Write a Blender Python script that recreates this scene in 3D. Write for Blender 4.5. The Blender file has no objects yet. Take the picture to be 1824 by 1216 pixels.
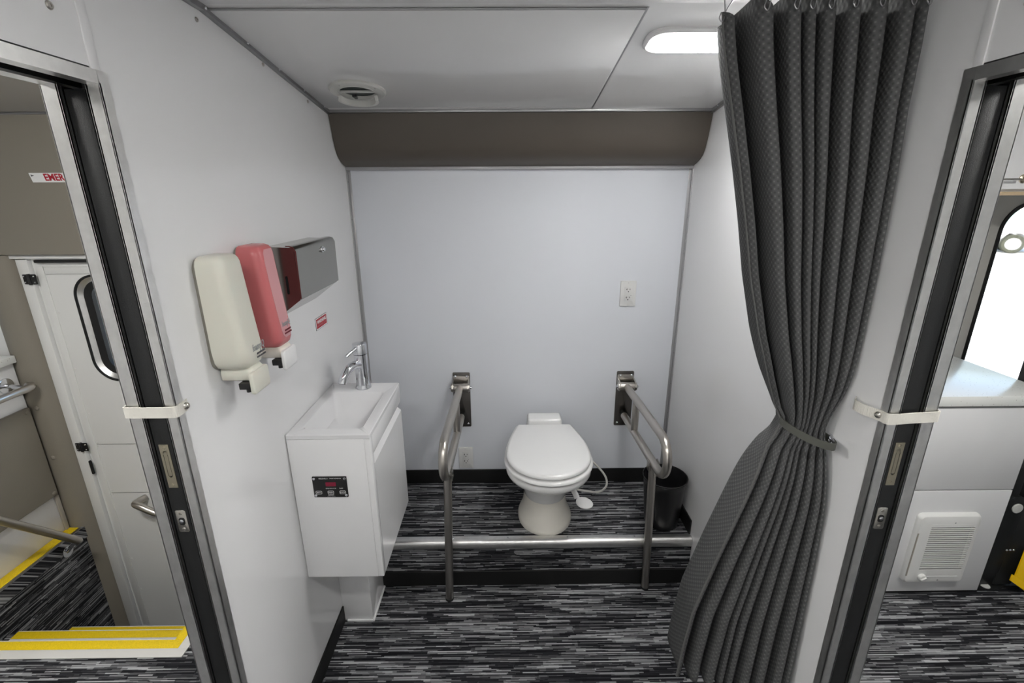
import bpy, bmesh, math, random
from mathutils import Vector, Matrix
random.seed(7)
S = bpy.context.scene
COL = S.collection
PI = math.pi

# ------------------------------------------------------------------ camera
cam = bpy.data.cameras.new('camera')
cam.sensor_width = 36.0
cam.lens = 844.6 / 1824 * 36
cam.clip_start = 0.02
cam.clip_end = 300
co = bpy.data.objects.new('camera', cam)
COL.objects.link(co)
R = Vector((0.99994517, -0.00904326, -0.00528064))
U = Vector((0.00773067, 0.29729717, 0.9547537))
F = Vector((0.00706417, 0.95474217, -0.29735078))
co.matrix_world = Matrix(((R.x, U.x, -F.x, 0), (R.y, U.y, -F.y, 0), (R.z, U.z, -F.z, 1.6), (0, 0, 0, 1)))
S.camera = co

# ------------------------------------------------------------------ world / exposure
w = bpy.data.worlds.new('world')
S.world = w
w.use_nodes = True
nt = w.node_tree
bg = nt.nodes['Background']
sky = nt.nodes.new('ShaderNodeTexSky')
sky.sky_type = 'NISHITA'
sky.sun_disc = False
sky.sun_elevation = math.radians(50)
sky.sun_rotation = math.radians(200)
sky.air_density = 1.0
sky.dust_density = 4.0
nt.links.new(sky.outputs[0], bg.inputs[0])
bg.inputs[1].default_value = 0.40
sl = bpy.data.lights.new('sun', 'SUN')
sl.energy = 1.0
sl.angle = math.radians(2)
so = bpy.data.objects.new('sun', sl)
COL.objects.link(so)
so.rotation_euler = (math.radians(35), 0, math.radians(-20))
S.view_settings.view_transform = 'Standard'
S.view_settings.look = 'None'
S.view_settings.gamma = 1
S.view_settings.use_curve_mapping = False
S.view_settings.exposure = 1.3
BATH_LAMP = 37.0
BAY_FILL = 82.0  # strength of the added fill lights in the side bays
AISLE_FILL = 24.0  # strength of the added fill lights in the aisle

# ------------------------------------------------------------------ materials
def srgb(r, g, b):
    f = lambda c: (c / 255 / 12.92) if c / 255 <= 0.04045 else ((c / 255 + 0.055) / 1.055) ** 2.4
    return (f(r), f(g), f(b), 1)

MATS = {}
def mat(name, col, rough=0.5, metal=0.0, coat=0.0, bump=0.0, bscale=50, emit=0, spec=0.5, trans=0, sub=0, vary=0.0, ior=1.45, stretch=None):
    m = bpy.data.materials.new(name)
    m.use_nodes = True
    n = m.node_tree.nodes; l = m.node_tree.links
    p = n['Principled BSDF']
    p.inputs['Base Color'].default_value = col
    p.inputs['Roughness'].default_value = rough
    p.inputs['Metallic'].default_value = metal
    p.inputs['Coat Weight'].default_value = coat
    p.inputs['Specular IOR Level'].default_value = spec
    p.inputs['IOR'].default_value = ior
    p.inputs['Transmission Weight'].default_value = trans
    if sub:
        p.inputs['Subsurface Weight'].default_value = sub
        p.inputs['Subsurface Radius'].default_value = (0.02, 0.01, 0.01)
    if emit:
        p.inputs['Emission Color'].default_value = col
        p.inputs['Emission Strength'].default_value = emit
    if bump or vary:
        tc = n.new('ShaderNodeTexCoord'); mp = n.new('ShaderNodeMapping'); ns = n.new('ShaderNodeTexNoise')
        if stretch: mp.inputs['Scale'].default_value = stretch
        ns.inputs['Scale'].default_value = bscale
        ns.inputs['Detail'].default_value = 3
        l.new(tc.outputs['Object'], mp.inputs[0]); l.new(mp.outputs[0], ns.inputs['Vector'])
        if bump:
            b = n.new('ShaderNodeBump'); b.inputs['Strength'].default_value = bump; b.inputs['Distance'].default_value = 0.002
            l.new(ns.outputs['Fac'], b.inputs['Height']); l.new(b.outputs[0], p.inputs['Normal'])
        if vary:
            cr = n.new('ShaderNodeMapRange')
            cr.inputs['From Min'].default_value = 0.3; cr.inputs['From Max'].default_value = 0.7
            cr.inputs['To Min'].default_value = 1 - vary; cr.inputs['To Max'].default_value = 1 + vary
            l.new(ns.outputs['Fac'], cr.inputs[0])
            mx = n.new('ShaderNodeVectorMath'); mx.operation = 'SCALE'
            mx.inputs[0].default_value = col[:3]
            l.new(cr.outputs[0], mx.inputs['Scale']); l.new(mx.outputs[0], p.inputs['Base Color'])
    MATS[name] = m
    return m

M_WALL = mat('glossy_white_panel', (0.76, 0.76, 0.765, 1), 0.08, bump=0.008, bscale=3)
M_CEIL = mat('ceiling_panel', (0.72, 0.72, 0.72, 1), 0.10, bump=0.015, bscale=3)
M_BACK = mat('back_panel', (0.69, 0.71, 0.755, 1), 0.22, bump=0.01, bscale=3)
M_GLOSS = mat('white_lacquer', (0.80, 0.80, 0.805, 1), 0.08, bump=0.01, bscale=4)
M_CERAM = mat('porcelain', (0.76, 0.76, 0.755, 1), 0.06, coat=0.4)
M_SINK = mat('sink_resin', (0.74, 0.74, 0.75, 1), 0.12)
M_BEIGE = mat('cream_plastic', (0.76, 0.73, 0.66, 1), 0.2)
M_STEEL = mat('brushed_steel', (0.50, 0.475, 0.44, 1), 0.30, 1, bump=0.02, bscale=300)
M_STEELP = mat('polished_steel_sheet', (0.36, 0.355, 0.335, 1), 0.16, 1)
M_CHROME = mat('chrome', (0.72, 0.73, 0.76, 1), 0.05, 1)
M_ALU = mat('aluminium', (0.80, 0.795, 0.78, 1), 0.36, 1, bump=0.02, bscale=40, vary=0.06)
M_ALUD = mat('aluminium_channel', (0.33, 0.33, 0.335, 1), 0.35, 1)
M_TRIMW = mat('pale_corner_trim', (0.40, 0.40, 0.41, 1), 0.3, 0.3)
M_BLACK = mat('black_rubber', (0.006, 0.006, 0.006, 1), 0.55, bump=0.1, bscale=200)
M_DARK = mat('dark_gap', (0.006, 0.006, 0.006, 1), 0.8)
M_DOOR = mat('charcoal_door_edge', (0.012, 0.0125, 0.013, 1), 0.45, bump=0.2, bscale=700, vary=0.3)
M_COVE = mat('taupe_vinyl', (0.095, 0.080, 0.066, 1), 0.42, bump=0.25, bscale=500)
M_PAD = mat('taupe_padded_vinyl', (0.235, 0.212, 0.175, 1), 0.45, bump=0.25, bscale=420)
M_BRASS = mat('satin_nickel', (0.55, 0.50, 0.38, 1), 0.3, 1)
M_NICK = mat('nickel_plate', (0.55, 0.53, 0.48, 1), 0.25, 1)
M_STRAP = mat('white_webbing', (0.72, 0.70, 0.64, 1), 0.75, bump=0.9, bscale=40, stretch=(1, 20, 1))
M_BIN = mat('black_plastic', (0.012, 0.012, 0.013, 1), 0.28)
M_SOAPW = mat('ivory_plastic', (0.66, 0.65, 0.57, 1), 0.3, sub=0.1)
M_SOAPR = mat('pink_plastic', (0.56, 0.155, 0.16, 1), 0.25, sub=0.1)
M_SOAPF = mat('pale_pink_plastic', (0.62, 0.30, 0.32, 1), 0.25, sub=0.1)
M_RED = mat('red_print', (0.42, 0.006, 0.018, 1), 0.4)
M_WHITE = mat('white_print', (0.80, 0.80, 0.80, 1), 0.4)
M_INK = mat('grey_print', (0.10, 0.10, 0.11, 1), 0.5)
M_GINK = mat('pale_grey_print', (0.30, 0.31, 0.32, 1), 0.5)
M_RINK = mat('maroon_print', (0.16, 0.01, 0.02, 1), 0.5)
M_LED = mat('red_display', (0.22, 0.01, 0.035, 1), 0.2)
M_PANEL = mat('black_panel', (0.010, 0.010, 0.010, 1), 0.35)
M_OUT = mat('outlet_plastic', (0.66, 0.66, 0.65, 1), 0.3)
M_YEL = mat('yellow_tread', (0.80, 0.57, 0.008, 1), 0.5, bump=0.4, bscale=300, vary=0.12)
M_YPAINT = mat('yellow_paint', (0.85, 0.52, 0.006, 1), 0.35)
M_LIFT = mat('black_paint', (0.012, 0.013, 0.013, 1), 0.35, bump=0.1, bscale=120)
M_WOOD = mat('light_wood_edge', (0.52, 0.40, 0.26, 1), 0.5)
M_DWHITE = mat('white_door_paint', (0.74, 0.74, 0.725, 1), 0.35)
M_STONE = mat('speckled_counter', (0.80, 0.81, 0.78, 1), 0.25)
M_HEAT = mat('heater_white', (0.78, 0.78, 0.76, 1), 0.3)
M_MARK = mat('tan_scuff_print', (0.38, 0.35, 0.30, 1), 0.6)
M_CONC = mat('concrete', (0.62, 0.60, 0.55, 1), 0.9, bump=0.3, bscale=2, vary=0.05)
M_GLASS = mat('clear_glass', (0.9, 0.95, 0.93, 1), 0.02, trans=1.0)
M_CAR = mat('car_white', (0.8, 0.8, 0.8, 1), 0.2, coat=0.5)
M_TYRE = mat('tyre', (0.03, 0.032, 0.02, 1), 0.8)
M_LAMP = mat('lamp_lens', (1.0, 0.99, 0.97, 1), 0.3, emit=BATH_LAMP)
M_BAY_FILL = mat('bay_fill_lens', (1.0, 0.985, 0.95, 1), 0.3, emit=BAY_FILL)
M_AISLE_FILL = mat('aisle_fill_lens', (1.0, 0.985, 0.95, 1), 0.3, emit=AISLE_FILL)
M_VENT = mat('vent_plastic', (0.60, 0.60, 0.57, 1), 0.35)
M_CGLASS = mat('car_glass', (0.30, 0.42, 0.42, 1), 0.1)
M_HEDGE = mat('hedge_green', (0.05, 0.14, 0.04, 1), 0.9, bump=1.0, bscale=8)

# speckles in the counter
def speckle(m):
    n = m.node_tree.nodes; l = m.node_tree.links; p = n['Principled BSDF']
    tc = n.new('ShaderNodeTexCoord'); v = n.new('ShaderNodeTexVoronoi'); v.inputs['Scale'].default_value = 85
    c = n.new('ShaderNodeValToRGB'); c.color_ramp.elements[0].position = 0.10; c.color_ramp.elements[1].position = 0.14
    c.color_ramp.elements[0].color = (0.38, 0.36, 0.33, 1); c.color_ramp.elements[1].color = (0.80, 0.81, 0.78, 1)
    l.new(tc.outputs['Object'], v.inputs['Vector']); l.new(v.outputs['Distance'], c.inputs[0]); l.new(c.outputs[0], p.inputs['Base Color'])
speckle(M_STONE)

def carpet(name, along_y=False, dark=1.0):
    m = bpy.data.materials.new(name); m.use_nodes = True
    n = m.node_tree.nodes; l = m.node_tree.links; p = n['Principled BSDF']
    p.inputs['Roughness'].default_value = 0.85
    p.inputs['Specular IOR Level'].default_value = 0.2
    g = n.new('ShaderNodeNewGeometry'); sp = n.new('ShaderNodeSeparateXYZ'); l.new(g.outputs['Position'], sp.inputs[0])
    def math_(op, a, b=None):
        k = n.new('ShaderNodeMath'); k.operation = op
        for i, v in enumerate((a, b)):
            if v is None: continue
            if isinstance(v, (int, float)): k.inputs[i].default_value = v
            else: l.new(v, k.inputs[i])
        return k.outputs[0]
    u = sp.outputs['Y'] if along_y else sp.outputs['X']
    o = sp.outputs['X'] if along_y else sp.outputs['Y']
    v = math_('ADD', o, sp.outputs['Z'])
    def layer(rh, sl, seed):
        row = math_('FLOOR', math_('ADD', math_('DIVIDE', v, rh), seed))
        wn = n.new('ShaderNodeTexWhiteNoise'); wn.noise_dimensions = '1D'; l.new(row, wn.inputs['W'])
        ln = math_('ADD', math_('MULTIPLY', wn.outputs['Value'], 1.6), 0.5)
        seg = math_('FLOOR', math_('ADD', math_('DIVIDE', math_('DIVIDE', u, sl), ln), math_('MULTIPLY', wn.outputs['Value'], 37.0)))
        w2 = n.new('ShaderNodeTexWhiteNoise'); w2.noise_dimensions = '2D'
        cb = n.new('ShaderNodeCombineXYZ'); l.new(row, cb.inputs[0]); l.new(seg, cb.inputs[1]); l.new(cb.outputs[0], w2.inputs['Vector'])
        return w2.outputs['Value']
    a = layer(0.0042, 0.10, 3.3); b = layer(0.0115, 0.16, 11.7); c = layer(0.0023, 0.07, 5.1)
    s = math_('ADD', math_('ADD', math_('MULTIPLY', a, 0.48), math_('MULTIPLY', b, 0.27)), math_('MULTIPLY', c, 0.25))
    r = n.new('ShaderNodeValToRGB'); r.color_ramp.interpolation = 'LINEAR'
    e = r.color_ramp.elements
    e[0].position = 0.22; e[0].color = (0.006, 0.006, 0.008, 1)
    e[1].position = 0.84; e[1].color = (0.44 * dark, 0.445 * dark, 0.455 * dark, 1)
    k = e.new(0.45); k.color = (0.022 * dark, 0.022 * dark, 0.026 * dark, 1)
    k = e.new(0.58); k.color = (0.105 * dark, 0.106 * dark, 0.112 * dark, 1)
    l.new(s, r.inputs[0]); l.new(r.outputs[0], p.inputs['Base Color'])
    bp = n.new('ShaderNodeBump'); bp.inputs['Strength'].default_value = 0.35; bp.inputs['Distance'].default_value = 0.002
    l.new(a, bp.inputs['Height']); l.new(bp.outputs[0], p.inputs['Normal'])
    return m
M_CARPET = carpet('striped_carpet')
M_CARPETY = carpet('striped_carpet_side', True, 0.8)

def curtain_mat():
    m = bpy.data.materials.new('grey_waffle_cloth'); m.use_nodes = True
    n = m.node_tree.nodes; l = m.node_tree.links; p = n['Principled BSDF']
    p.inputs['Roughness'].default_value = 0.8
    p.inputs['Specular IOR Level'].default_value = 0.25
    uv = n.new('ShaderNodeUVMap'); uv.uv_map = 'UVMap'
    sp = n.new('ShaderNodeSeparateXYZ'); l.new(uv.outputs[0], sp.inputs[0])
    def sn(src, k):
        a = n.new('ShaderNodeMath'); a.operation = 'MULTIPLY'; a.inputs[1].default_value = k; l.new(src, a.inputs[0])
        b = n.new('ShaderNodeMath'); b.operation = 'SINE'; l.new(a.outputs[0], b.inputs[0]); return b.outputs[0]
    mu = n.new('ShaderNodeMath'); mu.operation = 'MULTIPLY'
    l.new(sn(sp.outputs[0], 2 * PI / 0.0125), mu.inputs[0]); l.new(sn(sp.outputs[1], 2 * PI / 0.014), mu.inputs[1])
    r = n.new('ShaderNodeValToRGB'); e = r.color_ramp.elements
    e[0].position = 0.0; e[0].color = (0.058, 0.059, 0.060, 1); e[1].position = 1.0; e[1].color = (0.155, 0.155, 0.152, 1)
    k = e.new(0.30); k.color = (0.082, 0.083, 0.084, 1); k = e.new(0.78); k.color = (0.090, 0.091, 0.092, 1)
    ad = n.new('ShaderNodeMath'); ad.operation = 'MULTIPLY_ADD'; ad.inputs[1].default_value = 0.5; ad.inputs[2].default_value = 0.5
    l.new(mu.outputs[0], ad.inputs[0]); l.new(ad.outputs[0], r.inputs[0]); l.new(r.outputs[0], p.inputs['Base Color'])
    bp = n.new('ShaderNodeBump'); bp.inputs['Strength'].default_value = 0.4; bp.inputs['Distance'].default_value = 0.002
    l.new(ad.outputs[0], bp.inputs['Height']); l.new(bp.outputs[0], p.inputs['Normal'])
    return m
M_CURT = curtain_mat()

# ------------------------------------------------------------------ mesh helpers
def new(): return bmesh.new()

def finish_new(bm, geom_before): pass

def box(bm, x0, x1, y0, y1, z0, z1, bev=0.0, seg=2, M=None):
    t = bmesh.new()
    bmesh.ops.create_cube(t, size=1)
    for v in t.verts:
        v.co = Vector(((x0 + x1) / 2 + v.co.x * (x1 - x0), (y0 + y1) / 2 + v.co.y * (y1 - y0), (z0 + z1) / 2 + v.co.z * (z1 - z0)))
    if bev: bmesh.ops.bevel(t, geom=t.edges[:], offset=bev, segments=seg, profile=0.5, affect='EDGES')
    merge(bm, t, M)

def merge(bm, t, M=None):
    if M is not None: bmesh.ops.transform(t, matrix=M, verts=t.verts)
    me = bpy.data.meshes.new('tmp'); t.to_mesh(me); t.free(); bm.from_mesh(me); bpy.data.meshes.remove(me)

def prism(bm, pts, d, M=None, bev=0.0, seg=2, top_scale=1.0):
    """pts: 2D outline (x,y), extruded along +z by d, placed by M."""
    t = bmesh.new()
    cx = sum(p[0] for p in pts) / len(pts); cy = sum(p[1] for p in pts) / len(pts)
    a = [t.verts.new((p[0], p[1], 0)) for p in pts]
    b = [t.verts.new((cx + (p[0] - cx) * top_scale, cy + (p[1] - cy) * top_scale, d)) for p in pts]
    n = len(pts)
    t.faces.new(a[::-1]); ft = t.faces.new(b)
    for i in range(n): t.faces.new((a[i], a[(i + 1) % n], b[(i + 1) % n], b[i]))
    bmesh.ops.recalc_face_normals(t, faces=t.faces)
    if bev: bmesh.ops.bevel(t, geom=list(ft.edges), offset=bev, segments=seg, profile=0.5, affect='EDGES')
    merge(bm, t, M)

def rrect(w, h, r, n=6, cx=0, cy=0):
    pts = []
    for (sx, sy, a0) in ((1, 1, 0), (-1, 1, 90), (-1, -1, 180), (1, -1, 270)):
        for i in range(n + 1):
            a = math.radians(a0 + 90 * i / n)
            pts.append((cx + sx * (w / 2 - r) + r * math.cos(a), cy + sy * (h / 2 - r) + r * math.sin(a)))
    return pts

def frame(o, xa, ya):
    xa = Vector(xa).normalized(); ya = Vector(ya).normalized(); za = xa.cross(ya)
    return Matrix(((xa.x, ya.x, za.x, o[0]), (xa.y, ya.y, za.y, o[1]), (xa.z, ya.z, za.z, o[2]), (0, 0, 0, 1)))

def cyl(bm, p0, p1, r0, r1=None, n=20, bev=0.0, cap=True):
    p0 = Vector(p0); p1 = Vector(p1); r1 = r0 if r1 is None else r1
    d = p1 - p0; t = bmesh.new()
    bmesh.ops.create_cone(t, cap_ends=cap, segments=n, radius1=r0, radius2=r1, depth=d.length)
    if bev:
        es = [e for e in t.edges if len(e.link_faces) == 2 and any(len(f.verts) == n for f in e.link_faces)]
        bmesh.ops.bevel(t, geom=es, offset=bev, segments=2, profile=0.5, affect='EDGES')
    M = Matrix.Translation((p0 + p1) / 2) @ d.to_track_quat('Z', 'Y').to_matrix().to_4x4()
    merge(bm, t, M)

def smooth_path(pts, n=8):
    pts = [Vector(p) for p in pts]; out = []
    for i in range(len(pts) - 1):
        p0 = pts[max(i - 1, 0)]; p1 = pts[i]; p2 = pts[i + 1]; p3 = pts[min(i + 2, len(pts) - 1)]
        for k in range(n):
            t = k / n
            out.append(0.5 * ((2 * p1) + (p2 - p0) * t + (2 * p0 - 5 * p1 + 4 * p2 - p3) * t * t + (3 * p1 - p0 - 3 * p2 + p3) * t ** 3))
    out.append(pts[-1]); return out

def tube(bm, pts, r, n=16, closed=False, rr=None, flat=None):
    pts = [Vector(p) for p in pts]; rings = []; N = len(pts); t = bmesh.new()
    up = Vector((0, 0, 1)); prev = None
    for i, p in enumerate(pts):
        if closed: d = pts[(i + 1) % N] - pts[i - 1]
        else: d = pts[min(i + 1, N - 1)] - pts[max(i - 1, 0)]
        d.normalize()
        if prev is None:
            a = d.cross(up)
            if a.length < 0.05: a = d.cross(Vector((1, 0, 0)))
        else: a = prev - d * prev.dot(d)
        a.normalize(); b = d.cross(a); prev = a
        q = rr[i] if rr else r
        f1, f2 = flat if flat else (1, 1)
        rings.append([t.verts.new(p + (a * math.cos(2 * PI * k / n) * f1 + b * math.sin(2 * PI * k / n) * f2) * q) for k in range(n)])
    m = N if closed else N - 1
    for i in range(m):
        A = rings[i]; B = rings[(i + 1) % N]
        for k in range(n): t.faces.new((A[k], A[(k + 1) % n], B[(k + 1) % n], B[k]))
    if not closed: t.faces.new(rings[0][::-1]); t.faces.new(rings[-1])
    bmesh.ops.recalc_face_normals(t, faces=t.faces)
    merge(bm, t)

def loft(bm, rings, cap0=True, cap1=True, M=None):
    t = bmesh.new(); R_ = [[t.verts.new(p) for p in r] for r in rings]; n = len(R_[0])
    for A, B in zip(R_, R_[1:]):
        for k in range(n): t.faces.new((A[k], A[(k + 1) % n], B[(k + 1) % n], B[k]))
    if cap0: t.faces.new(R_[0][::-1])
    if cap1: t.faces.new(R_[-1])
    bmesh.ops.recalc_face_normals(t, faces=t.faces)
    merge(bm, t, M)

def lathe(bm, prof, c, n=40, axis='Z', sx=1, sy=1):
    rings = []
    for r, z in prof:
        rings.append([(c[0] + sx * r * math.cos(2 * PI * k / n), c[1] + sy * r * math.sin(2 * PI * k / n), c[2] + z) for k in range(n)])
    loft(bm, rings, cap0=prof[0][0] > 1e-6, cap1=prof[-1][0] > 1e-6)

def holeplate(bm, W, H, hole, d, M, hr, n=64, inner=True):
    """rectangle 0..W x 0..H with rounded rect hole (x0,x1,y0,y1), thickness d."""
    x0, x1, y0, y1 = hole; cx = (x0 + x1) / 2; cy = (y0 + y1) / 2; hw = (x1 - x0) / 2; hh = (y1 - y0) / 2
    angs = [2 * PI * i / n for i in range(n)] + [math.atan2(b - cy, a - cx) % (2 * PI) for a in (0, W) for b in (0, H)]
    angs = sorted(set(round(a, 6) for a in angs))
    def inside(x, y):
        qx = abs(x) - (hw - hr); qy = abs(y) - (hh - hr)
        return (math.hypot(max(qx, 0), max(qy, 0)) + min(max(qx, qy), 0)) < hr
    I = []; O = []
    for a in angs:
        c, s = math.cos(a), math.sin(a); lo, hi = 0, 5
        for _ in range(40):
            m = (lo + hi) / 2
            if inside(c * m, s * m): lo = m
            else: hi = m
        I.append((cx + c * lo, cy + s * lo))
        ts = []
        if c > 1e-9: ts.append((W - cx) / c)
        if c < -1e-9: ts.append(-cx / c)
        if s > 1e-9: ts.append((H - cy) / s)
        if s < -1e-9: ts.append(-cy / s)
        tt = min(ts); O.append((cx + c * tt, cy + s * tt))
    t = bmesh.new(); L = len(angs)
    i0 = [t.verts.new((p[0], p[1], 0)) for p in I]; i1 = [t.verts.new((p[0], p[1], d)) for p in I]
    o0 = [t.verts.new((p[0], p[1], 0)) for p in O]; o1 = [t.verts.new((p[0], p[1], d)) for p in O]
    for k in range(L):
        j = (k + 1) % L
        t.faces.new((i1[k], o1[k], o1[j], i1[j])); t.faces.new((i0[j], o0[j], o0[k], i0[k]))
        t.faces.new((o0[k], o0[j], o1[j], o1[k])); t.faces.new((i1[k], i1[j], i0[j], i0[k]))
    bmesh.ops.recalc_face_normals(t, faces=t.faces)
    merge(bm, t, M)
    return I

ORG = {}
def obj(name, bm, m, parent=None, smooth=30, label=None, origin=None):
    me = bpy.data.meshes.new(name)
    if parent is not None: o0 = ORG[parent.name]
    elif origin is not None: o0 = Vector(origin)
    else:
        xs = [v.co.x for v in bm.verts]; ys = [v.co.y for v in bm.verts]; zs = [v.co.z for v in bm.verts]
        o0 = Vector(((min(xs) + max(xs)) / 2, (min(ys) + max(ys)) / 2, min(zs)))
    bmesh.ops.translate(bm, vec=-o0, verts=bm.verts)
    bm.to_mesh(me); bm.free()
    me.materials.append(m)
    if smooth:
        for p in me.polygons: p.use_smooth = True
        me.set_sharp_from_angle(angle=math.radians(smooth))
    o = bpy.data.objects.new(name, me); COL.objects.link(o)
    if parent is not None: o.parent = parent
    else: o.location = o0
    ORG[o.name] = o0
    if label: o['label'] = label
    return o

def thing(name, label, cat, loc, group=None):
    o = bpy.data.objects.new(name, None); COL.objects.link(o)
    o.location = loc; o.empty_display_size = 0.05
    o['label'] = label; o['category'] = cat
    if group: o['group'] = group
    ORG[o.name] = Vector(loc); return o

def tag(o, label, cat, group=None):
    o['label'] = label; o['category'] = cat
    if group: o['group'] = group
    return o

def struct(name, bm, m, label=None, smooth=30):
    o = obj(name, bm, m, smooth=smooth); o['kind'] = 'structure'
    if label: o['label'] = label
    return o

def sgroup(name, loc, label=None):
    o = bpy.data.objects.new(name, None); COL.objects.link(o); o.location = loc
    o['kind'] = 'structure'
    if label: o['label'] = label
    ORG[o.name] = Vector(loc); return o

def text(s, size, M, m, parent, name='lettering', ext=0.0003, sx=1.0, shear=0, align='CENTER', bold=0.0):
    c = bpy.data.curves.new('t', 'FONT'); c.body = s; c.size = size; c.align_x = align; c.align_y = 'CENTER'
    c.extrude = ext; c.shear = shear; c.offset = bold * size; c.resolution_u = 2
    o = bpy.data.objects.new('t', c); COL.objects.link(o)
    dg = bpy.context.evaluated_depsgraph_get(); dg.update()
    me = bpy.data.meshes.new_from_object(o.evaluated_get(dg))
    bpy.data.objects.remove(o); bpy.data.curves.remove(c)
    bm = bmesh.new(); bm.from_mesh(me); bpy.data.meshes.remove(me)
    bmesh.ops.transform(bm, matrix=M @ Matrix.Diagonal((sx, 1, 1, 1)), verts=bm.verts)
    return obj(name, bm, m, parent, smooth=0)

XL, XR, YB, ZP = -0.655, 0.76, 2.062, 0.222
JY = 0.854            # y of the pocket ends of both partitions
# frames facing into the room
def FL(y, z, x=XL): return frame((x, y, z), (0, 1, 0), (0, 0, 1))        # on left wall, normal +x
def FR(y, z, x=XR): return frame((x, y, z), (0, -1, 0), (0, 0, 1))       # on right wall, normal -x
def FB(x, z, y=YB): return frame((x, y, z), (1, 0, 0), (0, 0, 1))        # on back wall, normal -y

def screw_head(bm, M, r=0.005, h=0.0025):
    t = bmesh.new(); n = 14
    prof = [(r, 0), (r, h * 0.4), (r * 0.75, h), (r * 0.35, h), (r * 0.3, h * 0.5), (0.0001, h * 0.5)]
    rings = [[(q * math.cos(2 * PI * k / n), q * math.sin(2 * PI * k / n), z) for k in range(n)] for q, z in prof]
    loft(bm, rings, M=M); t.free()

def dome(bm, M, r=0.006, h=0.003, n=14):
    prof = [(r * math.cos(a), h * math.sin(a)) for a in (0, PI / 8, PI / 4, 3 * PI / 8, PI / 2 - 0.03)]
    loft(bm, [[(q * math.cos(2 * PI * k / n), q * math.sin(2 * PI * k / n), z) for k in range(n)] for q, z in prof], M=M)

# ================================================================== SHELL
SLOPE = (1.892 - 1.988) / (1.907 - 1.18)
# floor
bm = new()
box(bm, -2.16, 3.4, -0.5, 1.383, -0.06, 0)
box(bm, -1.26, 3.4, 1.383, 2.10, -0.06, 0)
box(bm, -3.2, -2.16, -0.5, 2.10, -0.06, 0)
struct('floor', bm, M_CARPET, smooth=0)
# raised platform under the toilet
bm = new(); box(bm, XL, XR, 1.637, YB, 0.0, ZP)
o = struct('floor_platform', bm, M_CARPET, smooth=0)
# stairwell
bm = new()
box(bm, -2.16, -1.26, 1.384, 1.402, -0.20, -0.026)
box(bm, -2.16, -1.26, 1.402, 1.60, -0.26, -0.20)
box(bm, -2.16, -1.26, 1.585, 1.602, -0.40, -0.26)
box(bm, -2.16, -1.26, 1.602, 1.80, -0.46, -0.40)
box(bm, -2.16, -1.26, 1.785, 1.80, -0.72, -0.46)
box(bm, -2.16, -1.26, 1.80, 2.14, -0.78, -0.72)
struct('floor_stairwell', bm, M_CARPET, smooth=0)
bm = new(); box(bm, -2.20, -2.165, 1.0, 2.10, -0.78, -0.03); box(bm, -1.26, -1.225, 1.383, 2.10, -0.78, -0.061)
struct('wall_stairwell', bm, M_CARPETY, smooth=0)

# ceiling : flat aisle part + sloping part
def ceil_piece(x0, x1, name, m=M_CEIL):
    bm = new()
    z1 = 1.988; y0 = 1.18
    prof = [(-0.5, z1), (y0, z1), (1.907, 1.892), (2.12, 1.864), (2.12, 1.92), (1.18, 2.04), (-0.5, 2.04)]
    prism(bm, [(p[0], p[1]) for p in prof], x1 - x0, frame((x0, 0, 0), (0, 1, 0), (0, 0, 1)))
    return struct(name, bm, m, smooth=0)
ceil_piece(XL - 0.046, XR + 0.04, 'ceiling')
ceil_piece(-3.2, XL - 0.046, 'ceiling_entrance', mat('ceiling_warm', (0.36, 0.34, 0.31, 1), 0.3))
ceil_piece(XR + 0.04, 3.4, 'ceiling_galley')

# bathroom ceiling panels (children pieces of the ceiling are separate trims)
def slope_frame(x, y):
    z = 1.988 + SLOPE * (y - 1.18)
    return frame((x, y, z), (1, 0, 0), (0, -1, -SLOPE))     # normal = x cross (-y) -> -z ... faces down
bm = new()
L = math.hypot(0.66, 0.66 * SLOPE)
prism(bm, [(0, 0), (0.955, 0), (0.955, L), (0, L)], 0.0035, slope_frame(-0.65, 1.862), bev=0.001)
panel = struct('trim_1', bm, M_CEIL, 'proud ceiling panel')
bm = new()
cyl(bm, (-0.65, 1.196, 1.983), (0.306, 1.196, 1.983), 0.0022, n=8)
Ms = slope_frame(0.3085, 1.90)
prism(bm, [(-0.0025, 0), (0.0025, 0), (0.0025, 0.71), (-0.0025, 0.71)], 0.0012, Ms)
obj('panel_joint', bm, M_ALUD, panel)

# back wall
bm = new(); box(bm, XL - 0.05, XR + 0.05, YB, YB + 0.05, -0.06, 1.95)
struct('wall_back', bm, M_BACK, smooth=0)
# pale line where panel tops meet the cove + trims
bm = new()
box(bm, XL, XR, 2.044, 2.062, 1.694, 1.708, 0.002)
struct('trim_2', bm, M_TRIMW, 'metal strip under the taupe cove')
bm = new(); box(bm, XL + 0.01, XR - 0.01, 1.893, 1.912, 1.884, 1.896, 0.002)
struct('trim_3', bm, M_ALUD, 'metal strip between ceiling and cove')
# vertical corner trims with screws
for i, (x, s) in enumerate(((XL, 1), (XR, -1))):
    bm = new()
    a = sorted((x, x + s * 0.014)); box(bm, a[0], a[1], YB - 0.003, YB, 0.3, 1.695, 0.001)
    a = sorted((x, x + s * 0.003)); box(bm, a[0], a[1], YB - 0.016, YB - 0.003, 0.3, 1.695, 0.001)
    tr = struct('trim_%d' % (4 + i), bm, M_TRIMW, 'metal corner angle with small screws')
    for z in [0.45 + 0.15 * k for k in range(9)]:
        bm = new(); dome(bm, frame((x + s * 0.003, YB - 0.010, z), (0, s, 0), (0, 0, 1)), 0.003, 0.002, 10); obj('screw', bm, M_ALUD, tr)
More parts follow.
